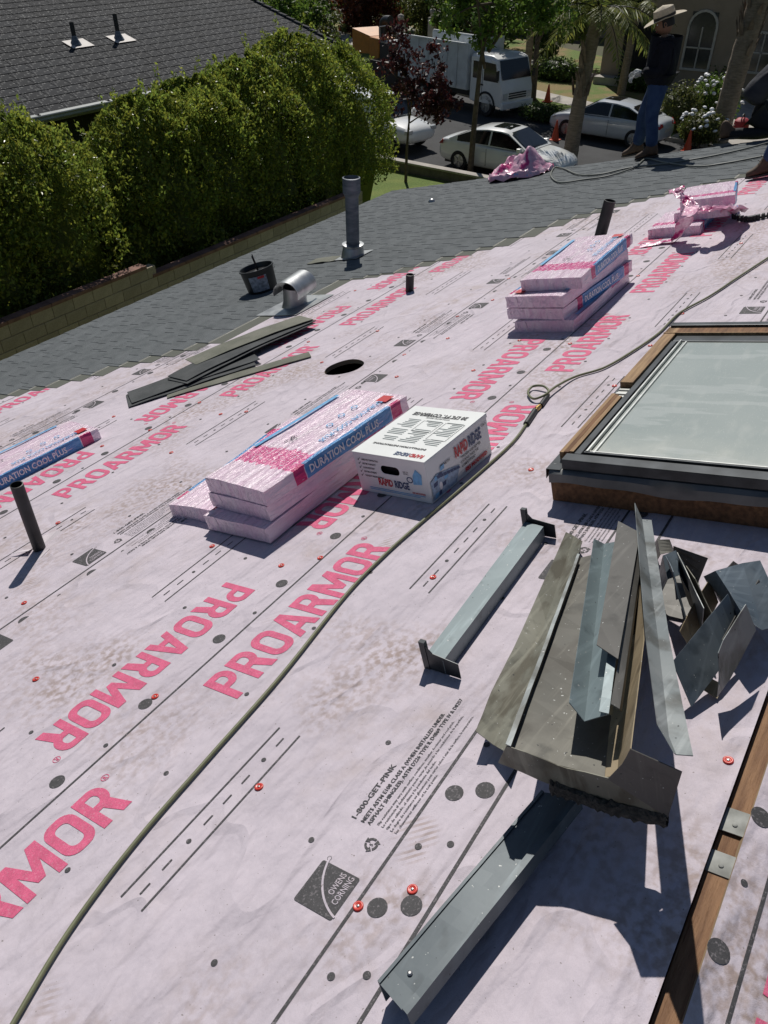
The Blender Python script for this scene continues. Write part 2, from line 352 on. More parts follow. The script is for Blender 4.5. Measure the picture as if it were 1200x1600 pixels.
def notice(g,x,y,rot,full=True):
    c,d=math.cos(rot),math.sin(rot)
    def put(vf,a,bb,sx,sy): g.put(vf,x+a*c-bb*d,y+a*d+bb*c,sx,sy,rot)
    h=text('1-800-GET-PINK',.03); put(h,0,0,.20/h[2],.0165)
    h=text('MEETS ASTM E108 CLASS A (WHEN INSTALLED UNDER',.03); put(h,0,-.028,.425/h[2],.0125)
    h=text('ASPHALT SHINGLES), ASTM D226 TYPE II, D4869 TYPE IV & D8257',.03); put(h,0,-.048,.50/h[2],.0125)
    if full:
        for i,sx in enumerate((.40,.43,.25,.44,.21)):
            h=text(SMALL[i],.02,1); put(h,.01,-.070-.0145*i,sx/h[2],.0078)
    # three chasing arrows
    for k in range(3):
        a0=k*120+100; pts=arc(-.045,-.085,.019,.019,a0,a0+75,5); inn=arc(-.045,-.085,.0125,.0125,a0+75,a0,5)
        put(fill_loops([pts+inn]),0,0,1,1)
        t=math.radians(a0+75); cxx,cyy=-.045+.0158*math.cos(t),-.085+.0158*math.sin(t); tx,ty=-math.sin(t),math.cos(t)
        put(fill_loops([[(cxx+.009*math.cos(t),cyy+.009*math.sin(t)),(cxx+tx*.012,cyy+ty*.012),(cxx-.009*math.cos(t),cyy-.009*math.sin(t))]]),0,0,1,1)
    h=text('5',.03); put(h,-.049,-.090,.010,.010)
def sheet_of(y):
    for k,(a,c) in enumerate(sheets):
        if a<=y<=c and not (k+1<len(sheets) and False): return k
    return None
gi=[Ink(zsheet(k)) for k in range(4)]; pi_=[Ink(zsheet(k)) for k in range(4)]; wi=[Ink(zsheet(k),.0024) for k in range(4)]
def hline(y,x0,x1,wd):
    k=sheet_of(y)
    if k is not None: gi[k].rect(x0,x1,y-wd/2,y+wd/2)
XS,XE=-.6,10.6
def dots(y,ph,r,step,x1=10.5):
    k=sheet_of(y); x=ph-4*step
    if k is None: return
    while x<x1:
        if x>XS: gi[k].dot(x,y,r)
        x+=step
def word_row(y0,ph,inv):
    k=sheet_of(y0)
    if k is None: return
    for j in range(-1,8):
        x=ph+j*PER
        if x<-1.2 or x>10: continue
        t=Ink(zsheet(k)); sg=-1 if inv else 1
        t.put(WORD,x,y0,WS,.174,PI if inv else 0); t.put(ringR,x+.955*sg,y0+.155*sg,.022,.022,PI if inv else 0)
        tr_=text('R',.03); t.put(tr_,x+(.955+.006)*sg,y0+(.155+.003)*sg,.011/tr_[2],.016,PI if inv else 0); t.done('printed_word',M_pink,sh_obj[k])
def lanes(y,ph):
    k=sheet_of(y)
    if k is None: return
    for j in range(-1,8):
        a=ph+j*PER
        if a>10.3: continue
        for dy in (-.043,.043): hline(y+dy,a,a+.64,.0062)
        for q in range(8):
            x=a+.03+q*.078
            if q in (2,6): gi[k].dot(x+.02,y,.008,10)
            else: gi[k].rect(x,x+.035,y-.0028,y+.0028)
A_rows=[(1.642,1.105,1.61),(3.85,1.92,2.40),(6.06,2.75,3.2)]
for ya,phu,phi_ in A_rows:
    hline(ya,XS,10.6,.0075); dots(ya+.056,.586,.0255,.366); dots(ya-.27,.77,.0085,.366); dots(ya+.36,.68,.0085,.366); dots(ya+.03,1.49-.73,.0085,.732)
    word_row(ya-.254,phu,False); word_row(ya+.312,phi_,True)
    lanes(ya-.53,phu-.68); lanes(ya+.53,phi_-1.60)
B_rows=[(.572,.636,False),(2.757,1.475,True),(4.98,2.2,True)]
for yb,ph,both in B_rows:
    hline(yb,XS,10.6,.0085); dots(yb-.052,.716,.0255,.366); dots(yb-.052,.90,.0095,.366); dots(yb+.22,.79,.0085,.366)
    for j in range(-1,7):
        x=ph+j*PER
        if x<-.6 or x>9.8: continue
        for up_ in ((1,-1) if both else (1,)):
            yy=yb+(.028 if up_>0 else -.028); k=sheet_of(yy+.05*up_)
            if k is None: continue
            if up_>0:
                logo(k,x,yb+.03,0); notice(gi[k],x+.26,yb+.148,0,x<4.5)
            else:
                logo(k,x+.9,yb-.03,PI); notice(gi[k],x+.64,yb-.148,PI,x<4.5)
# first sheet (beside the ridge)
hline(.403,XS,10.6,.0095); dots(.447,.757,.0265,.366); dots(.447,.94,.0095,.366)
word_row(-.02+.0,1.9,True) if False else None
for k in range(4):
    tag(gi[k].done('grey_print',M_grey,sh_obj[k]),None,kind='stuff')
g2=Ink(lambda y:.0015); g2.rect(XS,10,-.112,-.103)
for j in range(30): g2.dot(-.5+j*.366+.02,-.052,.0255); g2.dot(-.5+j*.366+.2,-.060,.0085)
for j in range(-1,6):
    p2=Ink(lambda y:.0015); p2.put(WORD,.5+j*PER,-.33,WS,.174,0); p2.done('printed_word',M_pink,sh_far)
tag(g2.done('grey_print',M_grey,sh_far),None,kind='stuff')

# --- laminated shingles laid so far, course by course in a diagonal stair
M_sh=mat('slate_grey_granules',(.104,.115,.121),.92,col2=(.136,.148,.155),scale=7,fine=.42,fscale=420,rand=.05,bump=.0012,bscale=350,spec=.25)
yy=axis(M_sh,1); top=math_node(M_sh,'LESS_THAN',yy,-.168)
mixin(M_sh,math_node(M_sh,'MULTIPLY',top,noise_fac(M_sh,200,.2,.5)),(.135,.14,.118))
mixin(M_sh,band(M_sh,yy,-.176,-.160),(.40,.39,.35))
def shingle_mesh(L,seed,name='shingle'):
    r=random.Random(seed); mb=MB()
    z=lambda y:.0105+.028*y
    def slab(x0,x1,y0,y1,dz,t):
        mb.add([(x0,y0,z(y0)+dz),(x1,y0,z(y0)+dz),(x1,y1,z(y1)+dz),(x0,y1,z(y1)+dz),(x0,y0,z(y0)+dz+t),(x1,y0,z(y0)+dz+t),(x1,y1,z(y1)+dz+t),(x0,y1,z(y1)+dz+t)],[(4,5,6,7),(0,1,5,4),(1,2,6,5),(2,3,7,6),(3,0,4,7)])
    slab(0.001,L-.001,-.336,0,0,.003)
    x=r.uniform(-.08,.05)
    while x<L-.02:
        wd=r.uniform(.10,.24); a,c=max(.002,x),min(L-.002,x+wd)
        if c-a>.02: slab(a,c,-.166,r.uniform(-.001,.0012),.003,.0028)
        x+=wd+r.uniform(.05,.13)
    return mb.mesh(name)
protos=[]
for i in range(6):
    me=shingle_mesh(1.0,50+i); me.materials.append(M_sh); protos.append(me)
EDGE=[(7.6,.2),(6.5,2.9),(6.3,3.06),(6.07,3.19),(5.57,3.69),(4.98,4.22),(4.87,5.25),(4.70,6.0),(4.29,6.13),(3.99,6.49),(3.5,6.92),(3.25,7.55),(2.9,8.05),(2.5,8.4),(1.8,8.9),(1.5,9.35),(1.0,9.75),(.5,10.15)]
def x_edge(y):
    for (a,xa),(c,xc) in zip(EDGE,EDGE[1:]):
        if c<=y<=a: return xa+(xc-xa)*(a-y)/(a-c)
    return EDGE[0][1] if y>7.6 else 11
nsh=0; ccourse=0
y=EAVE+.018
while y>.62:
    x=x_edge(y-.10)+rnd(-.03,.03)
    while x<RAKE-.02:
        L=min(1.0,RAKE+.012-x)
        me=protos[random.randrange(6)] if L>.995 else None
        if me is None:
            me=shingle_mesh(L,900+nsh); me.materials.append(M_sh)
        mk('shingle',me,None,deck,T((x,y,rnd(0,.0006))) ); nsh+=1
        x+=L
    y-=.1432; ccourse+=1

# ------------------------------------------------------------------ things lying on the roof
def at(x,y,z=0,rot=0): return RF@T((x,y,z))@RZ(rot)
# --- shingle bundles in pink wrap
M_wrap=mat('pink_wrap',(.80,.58,.73),.26,col2=(.86,.71,.81),scale=5,stretch=(1,6,1),bump=.004,bscale=26,spec=.7)
n,l,b=nodes(M_wrap)
bx=axis(M_wrap,0); by=axis(M_wrap,1); bz=axis(M_wrap,2)
wv=noise_fac(M_wrap,10,.0,1.0,stretch=(1,5,1)); bxn=math_node(M_wrap,'ADD',bx,math_node(M_wrap,'MULTIPLY',math_node(M_wrap,'SUBTRACT',wv,.5),.10))
topf=math_node(M_wrap,'GREATER_THAN',bz,.062)
mag=math_node(M_wrap,'MULTIPLY',math_node(M_wrap,'MULTIPLY',band(M_wrap,bxn,-.33,-.17),noise_fac(M_wrap,60,.34,.46,stretch=(2,1,1))),topf)
mixin(M_wrap,math_node(M_wrap,'MULTIPLY',mag,.88),(.70,.04,.25))
side=math_node(M_wrap,'LESS_THAN',math_node(M_wrap,'ADD',bz,math_node(M_wrap,'MULTIPLY',wv,.0)),.0665)
edge=math_node(M_wrap,'LESS_THAN',by,-.19)     # long side that faces the ridge
edge2=math_node(M_wrap,'GREATER_THAN',by,.19)
sidef=math_node(M_wrap,'MULTIPLY',edge,math_node(M_wrap,'GREATER_THAN',noise_fac(M_wrap,14,.0,1.0,stretch=(1,1,4)),.33))
mixin(M_wrap,math_node(M_wrap,'MULTIPLY',sidef,band(M_wrap,bx,-.255,.375)),(.09,.30,.62))
mixin(M_wrap,math_node(M_wrap,'MULTIPLY',sidef,band(M_wrap,bx,-.33,-.26)),(.62,.03,.18))
mixin(M_wrap,math_node(M_wrap,'MULTIPLY',sidef,band(M_wrap,bx,.38,.46)),(.62,.03,.18))
# film creases run along the bundle: strong stretched relief
def nz2(m,scale,st,det=4):
    n,l,_=nodes(m); tc=n.new('ShaderNodeTexCoord'); mp=n.new('ShaderNodeMapping'); mp.inputs['Scale'].default_value=st; l.new(tc.outputs['Object'],mp.inputs[0]); z=n.new('ShaderNodeTexNoise'); z.inputs['Scale'].default_value=scale; z.inputs['Detail'].default_value=det; z.inputs['Distortion'].default_value=.6; l.new(mp.outputs[0],z.inputs['Vector']); return z.outputs['Fac']
def add_bump(m,h,dist):
    n,l,b=nodes(m); bp=n.new('ShaderNodeBump'); bp.inputs['Distance'].default_value=dist; l.new(h,bp.inputs['Height'])
    if b.inputs['Normal'].links: l.new(b.inputs['Normal'].links[0].from_socket,bp.inputs['Normal'])
    l.new(bp.outputs[0],b.inputs['Normal'])
add_bump(M_wrap,nz2(M_wrap,6,(.5,5,3),5),.028); add_bump(M_wrap,nz2(M_wrap,30,(.7,1.6,1),6),.0045)
M_blue=mat('blue_ink',(.16,.42,.70),.45,var=.15,scale=40); M_wht=mat('white_ink',(.80,.80,.82),.5,var=.06,scale=40); M_red=mat('red_ink',(.55,.02,.03),.5,var=.1); M_navy=mat('navy_ink',(.03,.06,.16),.5,var=.1); M_blk=mat('black_ink',(.03,.03,.035),.6)
M_pnk2=mat('magenta_ink',(.65,.05,.22),.45,var=.1)
BL,BW,BT=1.03,.42,.078
def bundle_mesh(seed):
    r=random.Random(seed); mb=MB(); nx,ny,nz=22,9,4
    def P(u,v,wq):
        x=(u-.5)*BL; y=(v-.5)*BW; z=wq*BT
        sx=noise.noise(Vector((x*4,y*4,z*9+seed*3)))
        x+= .006*noise.noise(Vector((y*9,z*60,seed)))*(1 if abs(u-.5)>.47 else .2); y+=.007*noise.noise(Vector((x*5,z*30,seed+5)))
        if wq>.9: z+=.006*sx-.010*max(0,abs(v-.5)*2-.8)*5*.3-.012*max(0,abs(u-.5)*2-.86)
        return (x,y,z)
    for face in range(6):
        if face==0: mb.grid([[P(i/nx,j/ny,1) for j in range(ny+1)] for i in range(nx+1)][::-1])
        if face==1: mb.grid([[P(i/nx,j/ny,0) for j in range(ny+1)] for i in range(nx+1)])
        if face==2: mb.grid([[P(i/nx,0,k/nz) for k in range(nz+1)] for i in range(nx+1)][::-1])
        if face==3: mb.grid([[P(i/nx,1,k/nz) for k in range(nz+1)] for i in range(nx+1)])
        if face==4: mb.grid([[P(0,j/ny,k/nz) for k in range(nz+1)] for j in range(ny+1)])
        if face==5: mb.grid([[P(1,j/ny,k/nz) for k in range(nz+1)] for j in range(ny+1)][::-1])
    return mb.mesh('wrapped_bundle')
bmesh_c=[bundle_mesh(i) for i in range(4)]
def flat(vf,sx,sy): return [(p[0]*sx,p[1]*sy) for p in vf[0]],vf[1]
def bundle(name,label,x,y,z,rot,k=0,group='pink wrapped shingle bundles',prints=True,tilt=0,roll=0,sx=1):
    t=empty(name,at(x,y,z,rot)@RY(tilt)@RX(roll)@Matrix.Diagonal((sx,1,1,1)),label,'shingle bundle',group)
    mk('wrapping',bmesh_c[k],M_wrap,t,smooth=50,merge=not bmesh_c[k].materials)
    if prints:
        def patch(nm,vf,sx,sy,M,m):
            mb=MB(); v,f=flat(vf,sx,sy); mb.add([(a,c,0) for a,c in v],f); mb.build(nm,m,t,M)
        h=text('DURATION COOL PLUS',.03,2)
        patch('blue_lettering',h,.46/h[2],.034,T((.40,-.115,BT+.0085))@RZ(PI),M_blue)
        patch('white_lettering',h,.50/h[2],.040,T((-.235,-.218,.022))@RX(PI/2),M_wht)
        patch('red_logo',oc_sq,.07,.07,T((.40,-.165,BT+.0085)),M_red)
        for dx in (.10,.21,.31): patch('blue_badge',fill_loops([arc(0,0,.019,.019,0,350,14),arc(0,0,.012,.012,0,350,14)]),1,1,T((dx,-.045+.02*(dx>.2),BT+.0085)),M_blue)
        mb=MB()
        for i in range(26): a,c=rnd(0,.07),rnd(0,.05); mb.quad((a,c,0),(a+.007,c,0),(a+.007,c+.006,0),(a,c+.006,0))
        tag(mb.build('printed_code',M_blk,t,T((-.12,.02,BT+.0085))),None,kind='stuff')
        patch('blue_stripe',fill_loops([[(0,0),(.62,0),(.62,.025),(0,.025)]]),1,1,T((-.20,.182,BT+.0075)),M_blue)
    return t
# main stack
bundle('shingle_bundle','pink bundle on the membrane, lowest and leftmost of the stack beside the white carton',2.475,2.505,.003,.03+PI,0,prints=False)
bundle('shingle_bundle','pink wrapped shingle bundle lying second lowest in the stack beside the white carton',2.42,2.16,.012,-.02+PI,1,prints=False)
bundle('shingle_bundle','pink wrapped shingle bundle under the topmost one in the stack beside the white carton',2.485,2.145,.092,-.075+PI,2,prints=False)
bundle('shingle_bundle','pink bundle with magenta band, topmost of the stack beside the white carton',2.49,2.13,.171,-.085,3)
# bundle cut by the left edge of the picture
bundle('shingle_bundle','pink wrapped shingle bundle with blue side lying alone at the left edge of the picture',2.10,4.44,.004,-.12,2)
# stack of four by the black pipe
for i,(dx,dy,r,k) in enumerate(((0,0,.03+PI,0),(.02,.015,-.06,1),(.02,.03,-.03+PI,3),(.12,-.01,.055,2))):
    bundle('shingle_bundle','pink wrapped shingle bundle, '+('lowest','second lowest','second highest','topmost')[i]+' of the four stacked near the tilted black pipe',5.06+dx,1.86+dy,.003+i*.080,-.02+r,k)
# torn pack farther up
M_film=mat('loose_pink_film',(.76,.34,.50),.28,col2=(.82,.56,.67),scale=9,bump=.01,bscale=20,spec=.6)
mixin(M_film,noise_fac(M_film,6,.57,.63),(.60,.04,.22)); mixin(M_film,noise_fac(M_film,8,.68,.72,stretch=(1.3,1,1)),(.25,.42,.75))
for i,(dx,dy,r,k,lab) in enumerate(((0,0,.05,0,'lowest'),(.18,-.15,.12,1,'middle'),(.20,-.17,.20,2,'topmost'))):
    bundle('shingle_bundle','torn pink shingle bundle, '+lab+' of the three beside the leaning boot at far right',7.06+dx,1.72+dy,.003+i*.080,r,k,prints=False,sx=.56)
def film(name,label,path,wid,seed,amp=.05,group=None,folds=3):
    """crumpled plastic film: a band that follows path with folds"""
    r=random.Random(seed); mb=MB(); pts=[Vector(p) for p in path]; N_=12; M_=40; rows=[]
    def at_(t):
        f=t*(len(pts)-1); i=min(int(f),len(pts)-2); return pts[i].lerp(pts[i+1],f-i)
    for i in range(M_+1):
        t=i/M_; p=at_(t); d=(at_(min(1,t+.03))-at_(max(0,t-.03))).normalized(); s=d.cross(Vector((0,0,1)));
        s=s.normalized() if s.length>1e-3 else Vector((0,1,0)); u=s.cross(d); row=[]
        ww=wid*(.75+.5*noise.noise(Vector((t*5,seed,0))))
        for j in range(N_+1):
            v=j/N_-.5; fold=math.sin(v*PI*2*folds+noise.noise(Vector((t*6,seed,2)))*4)*amp*(.5+.5*noise.noise(Vector((t*9,v*3,seed))))
            q=p+s*(v*ww*(1-.2*abs(math.sin(t*9+seed))))+u*(fold+amp*1.2*noise.noise(Vector((t*12,v*9,seed+4))))+Vector((0,0,amp*.7*abs(noise.noise(Vector((t*5,v*5,seed+9))))))
            row.append((q.x,q.y,max(.004,q.z)))
        rows.append(row)
    mb.grid(rows); o=mb.build(name,M_film,None,RF,smooth=True,solid=.0008); return tag(o,label,'plastic film',group)
film('torn_film','torn pink plastic wrap thrown over the three bundles at far right',[(6.513,1.9,0.008),(6.557,1.756,0.012),(6.571,1.631,0.03),(6.519,1.567,0.12),(6.361,1.468,0.25),(6.579,1.493,0.275)],.15,3,.007,folds=1)
film('torn_film','loose pink flap of wrap standing up at the back of the torn bundles',[(6.602,1.5,0.27),(6.666,1.567,0.31),(6.69,1.633,0.36),(6.783,1.696,0.37),(6.791,1.623,0.38)],.16,7,.012,folds=1)
film('torn_film','crumpled end of pink wrap curling off the topmost torn bundle beside the black strip',[(6.446,1.416,0.262),(6.483,1.308,0.262),(6.665,1.239,0.23),(7.135,1.297,0.07)],.22,5,.016,folds=2)
# crumpled wrap near the roof edge, heap of film
mb=MB(); cpt=Vector((10.788,5.117,0)); nU,nV=44,18; rows=[]
for i in range(nV+1):
    f=i/nV; row=[]
    for k in range(nU):
        a=2*PI*k/nU; rr_=(.06+.94*math.sin(f*PI/2)**.8); 
        rad=Vector((.40*math.cos(a),.46*math.sin(a),0))*rr_*(1+.22*noise.noise(Vector((math.cos(a)*2,math.sin(a)*2,3))))
        h=.26*(1-f**1.5)*(.65+.6*noise.noise(Vector((a*1.1,f*3,1.7))))+.085*abs(noise.noise(Vector((rad.x*9,rad.y*9,f*5))))+.03*noise.noise(Vector((rad.x*13,rad.y*13,3)))*(1-f)
        pk=math.exp(-((a-4.6)**2)/.3)*.20*math.exp(-((f-.35)**2)/.05)
        row.append((cpt.x+rad.x,cpt.y+rad.y,.016+max(0,h+pk)))
    rows.append(row)
mb.grid(rows,close=True); tag(mb.build('crumpled_wrap',M_film,None,RF,smooth=45),'heap of crumpled pink plastic wrap on the grey shingles near the roof edge','plastic wrap')

# --- carton of ridge shingles
M_card=mat('white_cardboard',(.78,.80,.79),.6,var=.03,scale=5,bump=.0015,bscale=30); M_cardi=mat('cardboard_inside',(.30,.22,.14),.8)
bc=Vector((2.665,1.60)); bang=-.065; bl,bw,bh=.50,.42,.205
box=empty('carton',at(bc.x,bc.y,.006,bang),'white cardboard carton of ridge shingles printed in red and blue, lying on the membrane','carton')
mb=MB()
x0,x1,y0,y1=-bl/2,bl/2,-bw/2,bw/2
# front wall (x0) with a real hand hole
hx=rrect(-.055,.055,.115,.158,.02,4)
v,f=fill_loops([[(y0,0),(y1,0),(y1,bh),(y0,bh)],hx])
mb.add([(x0,p[0],p[1]) for p in v],f)
mb.quad((x1,y0,0),(x1,y1,0),(x1,y1,bh),(x1,y0,bh)); mb.quad((x0,y0,0),(x1,y0,0),(x1,y0,bh),(x0,y0,bh)); mb.quad((x0,y1,0),(x0,y1,bh),(x1,y1,bh),(x1,y1,0)); mb.quad((x0,y0,0),(x0,y1,0),(x1,y1,0),(x1,y0,0))
mb.build('body',M_card,box,solid=.003)
mb=MB(); mb.box(x0-.004,x1+.006,y0-.004,y1+.004,bh+.002,bh+.0055)
for yq in (y0-.0045,): mb.box(x0-.004,x1+.004,yq,yq+.003,bh-.016,bh+.0018)
mb.build('lid',M_card,box,bevel=.001)
mb=MB(); mb.box(x0+.03,x1-.02,y0+.02,y1-.02,.01,bh-.03); mb.build('shingle_stack',M_dark,box)
def on(face,u,v_):   # matrices: print plane of a face, u right, v up as read
    if face=='front': return Matrix(((0,0,-1,x0-.0035),(-1,0,0,y1-u),(0,1,0,v_),(0,0,0,1)))
    if face=='side': return Matrix(((1,0,0,x0+u),(0,0,-1,y0-.0055),(0,1,0,v_),(0,0,0,1)))
    if face=='top': return Matrix(((0,-1,0,x1-v_),(1,0,0,y0+u),(0,0,1,bh+.0072),(0,0,0,1)))
def pr(face,u,v_,s,wd,h,m,bold=.03,name='printed_text'):
    t=text(s,bold); mb=MB(); a,f=flat(t,wd/t[2],h); mb.add([(p[0],p[1],0) for p in a],f); mb.build(name,m,box,on(face,u,v_))
def poly(face,loops,m,name='printed_shape',dz=0):
    v,f=fill_loops(loops); mb=MB(); mb.add([(p[0],p[1],dz) for p in v],f); return mb.build(name,m,box,on(face,0,0))
pr('front',.125,.052,'RAPID',.085,.037,M_red,.045); pr('front',.222,.052,'RIDGE',.085,.037,M_navy,.045)
pr('front',.318,.036,'SBS MODIFIED',.075,.009,M_red)
for i,s in enumerate(('LAMINATED CONSTRUCTION','LIFETIME WARRANTY','ALGAE RESISTANT','SELF SEAL ADHESIVE','THE HEAVY WEIGHT IN RIDGE')):
    pr('front',.048,.170-i*.021,s,(.10,.082,.07,.075,.115)[i],.009,M_blk); poly('front',[[(.022,.174-i*.021),(.028,.167-i*.021),(.042,.186-i*.021),(.028,.173-i*.021)]],M_blk)
for yv,wd in ((.028,.33),(.020,.30)): poly('front',[[(.06,yv),(.06+wd,yv),(.06+wd,yv+.0035),(.06,yv+.0035)]],M_blue,'printed_line')
poly('front',[[(.335,.085),(.385,.09),(.392,.14),(.362,.165),(.34,.13)]],M_blue); poly('front',[arc(.318,.105,.018,.016,0,350,14),arc(.318,.105,.013,.011,0,350,14)],M_navy,dz=-.0004)
pr('front',.288,.14,'EASY TO',.03,.006,M_blk); pr('front',.288,.13,'INSTALL',.03,.006,M_blk)
pr('side',.215,.118,'RAPID',.105,.055,M_red,.045); pr('side',.33,.118,'RIDGE',.105,.055,M_navy,.045); pr('side',.10,.13,'8" WIDTH',.07,.013,M_blk); pr('side',.445,.165,'Class A',.04,.011,M_blk)
for i,s in enumerate(('"THICKER AND BETTER','LOOKING THAN THE','COMPETITION"')): pr('side',.25,.093-i*.021,s,(.17,.145,.115)[i],.013,M_blk)
pr('side',.27,.018,'SBS MODIFIED',.19,.019,M_red,.07)
# printed picture of a shingled ridge on the long side
poly('side',[[(.01,.008),(.19,.008),(.235,.075),(.06,.118),(.01,.10)]],mat('pale_blue_ink',(.33,.44,.58),.6,var=.2,scale=60),dz=.0)
for i in range(9):
    a=.015+.022*(i%5)+rnd(0,.01); c=.014+.026*(i//2); poly('side',[[(a,c),(a+.03,c),(a+.036,c+.02),(a+.006,c+.02)]],M_navy if i%2 else M_blue,dz=.0006)
for i in range(7): poly('side',[[(.055+i*.025,.112-i*.0055),(.078+i*.025,.107-i*.0055),(.083+i*.025,.090-i*.005),(.06+i*.025,.094-i*.005)]],M_navy,dz=.0009)
poly('side',[arc(.075,.052,.012,.02,0,350,12)],M_wht,dz=.0011)
# top panel, read from the far end
pr('top',.05,.062,'20 LN. FT. COVERAGE',.32,.032,M_blk,.05); pr('top',.10,.085,'HAND SEWN CARTON USE',.22,.011,M_blk); pr('top',.13,.103,'WITH RAPID RIDGE',.14,.010,M_blk)
for j in range(3):
    mb=MB()
    for i in range(15):
        if (i,j) in ((4,1),(5,1),(9,0),(10,0),(6,2),(11,2)): continue
        u0=.03+j*.125; wd=rnd(.055,.105); q=.135+.0155*i; mb.quad((u0,q,0),(u0+wd,q,0),(u0+wd,q+.0045,0),(u0,q+.0045,0))
    tag(mb.build('printed_lines',mat('grey_text_ink',(.16,.20,.20),.6),box,on('top',0,0)),None,kind='stuff')
for q in ((.02,.13,.14,.31),(.145,.26,.14,.25)):
    poly('top',[[(q[0],q[2]),(q[1],q[2]),(q[1],q[3]),(q[0],q[3])],[(q[0]+.002,q[2]+.002),(q[1]-.002,q[2]+.002),(q[1]-.002,q[3]-.002),(q[0]+.002,q[3]-.002)]],M_blk,'printed_frame')
pr('top',.06,.395,'INSTALLATION INSTRUCTIONS',.31,.014,M_blk,.05)
pr('top',.03,.45,'RAPID',.075,.030,M_red,.045); pr('top',.11,.45,'RIDGE',.08,.030,M_navy,.045)

# --- loose cut shingles in a heap
M_shb=mat('shingle_back',(.135,.14,.11),.9,col2=(.19,.19,.155),scale=6,fine=.25,fscale=300)
M_shd=mat('shingle_dark',(.055,.06,.062),.92,col2=(.085,.09,.092),scale=8,fine=.3,fscale=300)
def loose(label,c0,c1,wd,z0,z1,m,sag=.02,seed=1):
    a=Vector(c0); c=Vector(c1); d=(c-a); L=d.length; d.normalize(); s=Vector((-d.y,d.x,0)); mb=MB(); rows=[]
    for i in range(13):
        t=i/12; z=z0+(z1-z0)*t+sag*math.sin(t*PI)*(1)+.006*noise.noise(Vector((t*4,seed,0))); row=[]
        for j in range(5):
            p=a+d*(L*t)+s*((j/4-.5)*wd); row.append((p.x,p.y,z+.004*noise.noise(Vector((t*3,j,seed)))))
        rows.append(row)
    mb.grid(rows); o=mb.build('loose_shingle',m,None,RF,smooth=40,solid=.005); return tag(o,label,'shingle','loose shingles heaped on the membrane')
loose('dark loose shingle at the bottom left of the heap, its left end overhanging',(3.12,4.564,0),(3.929,4.012,0),.33,.012,.02,M_shd,.004,1)
loose('dark loose shingle lying second from bottom left in the heap of cut shingles',(3.154,4.575,0),(4.006,4.049,0),.32,.024,.03,M_shd,.006,2)
loose('narrow olive loose shingle strip lying flat in front of the heap, toward the black hole',(3.257,4.26,0),(4.077,3.539,0),.13,.010,.012,M_shb,.002,3)
loose('dark curled loose shingle in the middle of the heap, lower of a pair',(3.436,4.332,0),(4.681,4.093,0),.30,.040,.048,M_shd,.012,4)
loose('dark curled loose shingle in the middle of the heap, upper of a pair',(3.469,4.369,0),(4.712,4.105,0),.30,.050,.060,M_shd,.015,5)
loose('olive backed loose shingle lying face down on top of the heap',(3.746,4.51,0),(4.727,4.103,0),.26,.066,.072,M_shb,.014,6)
loose('torn dark shingle scrap with pale strip beside the pink bundles at far right',(8.196,1.981,0),(8.308,1.655,0),.75,.012,.012,M_sh,.0,8)
loose('small olive shingle scrap lying at the foot of the tall grey vent pipe',(6.78,5.767,0.02),(6.833,5.417,0.02),.22,.024,.024,M_shb,.002,9)

# --- pipes and vents: plumbed upright, each with its flashing
M_abs=mat('black_plastic_pipe',(.022,.022,.024),.5,var=.3,scale=12,spec=.4); M_vent=mat('weathered_grey_pipe',(.10,.12,.15),.55,metal=.3,col2=(.20,.22,.25),scale=6,stretch=(1,1,4),bump=.002,bscale=30)
M_tin=mat('galvanised_tin',(.34,.35,.36),.38,metal=.85,col2=(.52,.53,.53),scale=7,bump=.003,bscale=12)
M_cut=mat('cut_membrane',(.66,.60,.635),.78,var=.06)
def pipe(name,label,x,y,h,r,m,lean=(0,0)):
    p=W(x,y,0); t=empty(name,T(p),label,'vent pipe'); d=Vector((lean[0],lean[1],1)).normalized()
    mb=MB(); q=d.to_track_quat('Z','Y').to_matrix().to_4x4()
    mb.lathe([(r,-.15),(r,h),(r*.86,h+.001),(r*.84,h-.05),(r*.80,-.1)],20,q,cap=False); mb.build('tube',m,t,smooth=40)
    return t
p1=pipe('vent_pipe','tall black plastic vent pipe leaning at the left edge with a long shadow',*(1.497,3.232,0)[:2],.405,.031,M_abs)
for a,s in ((.4,1),(2.2,.8),(4.1,1.1)):   # membrane cut and folded up around it
    mb=MB(); mb.grid([[(math.cos(a)*.04-.05*s*math.sin(a)*k,math.sin(a)*.04+.05*s*math.cos(a)*k,0.02*(k+1)-.018) for k in (-1,0,1)],[(math.cos(a)*.15*s-.03*k,math.sin(a)*.12*s+.03*k,-.02*math.sin(a)*s+.012*(k==0)) for k in (-1,0,1)]]); mb.build('membrane_flap',M_cut,p1,solid=.001)
pipe('vent_pipe','short stub of black vent pipe with a red cap nail beside it',*(5.576,3.617,0)[:2],.15,.036,M_abs)
pipe('vent_pipe','black plastic vent pipe leaning right beside the stack of four pink bundles',*(6.925,2.41,0)[:2],.33,.052,M_abs,(.05,-.09))
p3=pipe('vent_pipe','tall weathered grey metal vent pipe with collar on the finished grey shingles',*(6.919,5.267,0)[:2],.80,.072,M_vent)
mb=MB(); mb.lathe([(.095,.70),(.095,.845),(.082,.85),(.080,.72)],24,cap=False); mb.lathe([(.076,.66),(.095,.70)],24,cap=False); mb.build('cap_ring',M_vent,p3,smooth=40)
mb=MB(); mb.lathe([(.15,-.06),(.125,.06),(.115,.10),(.105,.13)],24,cap=False); mb.build('flashing_cone',M_tin,p3,smooth=40)
mb=MB(); mb.lathe([(.110,.125),(.122,.135),(.122,.150),(.078,.158)],24,cap=False); mb.build('storm_collar',M_tin,p3,smooth=40)
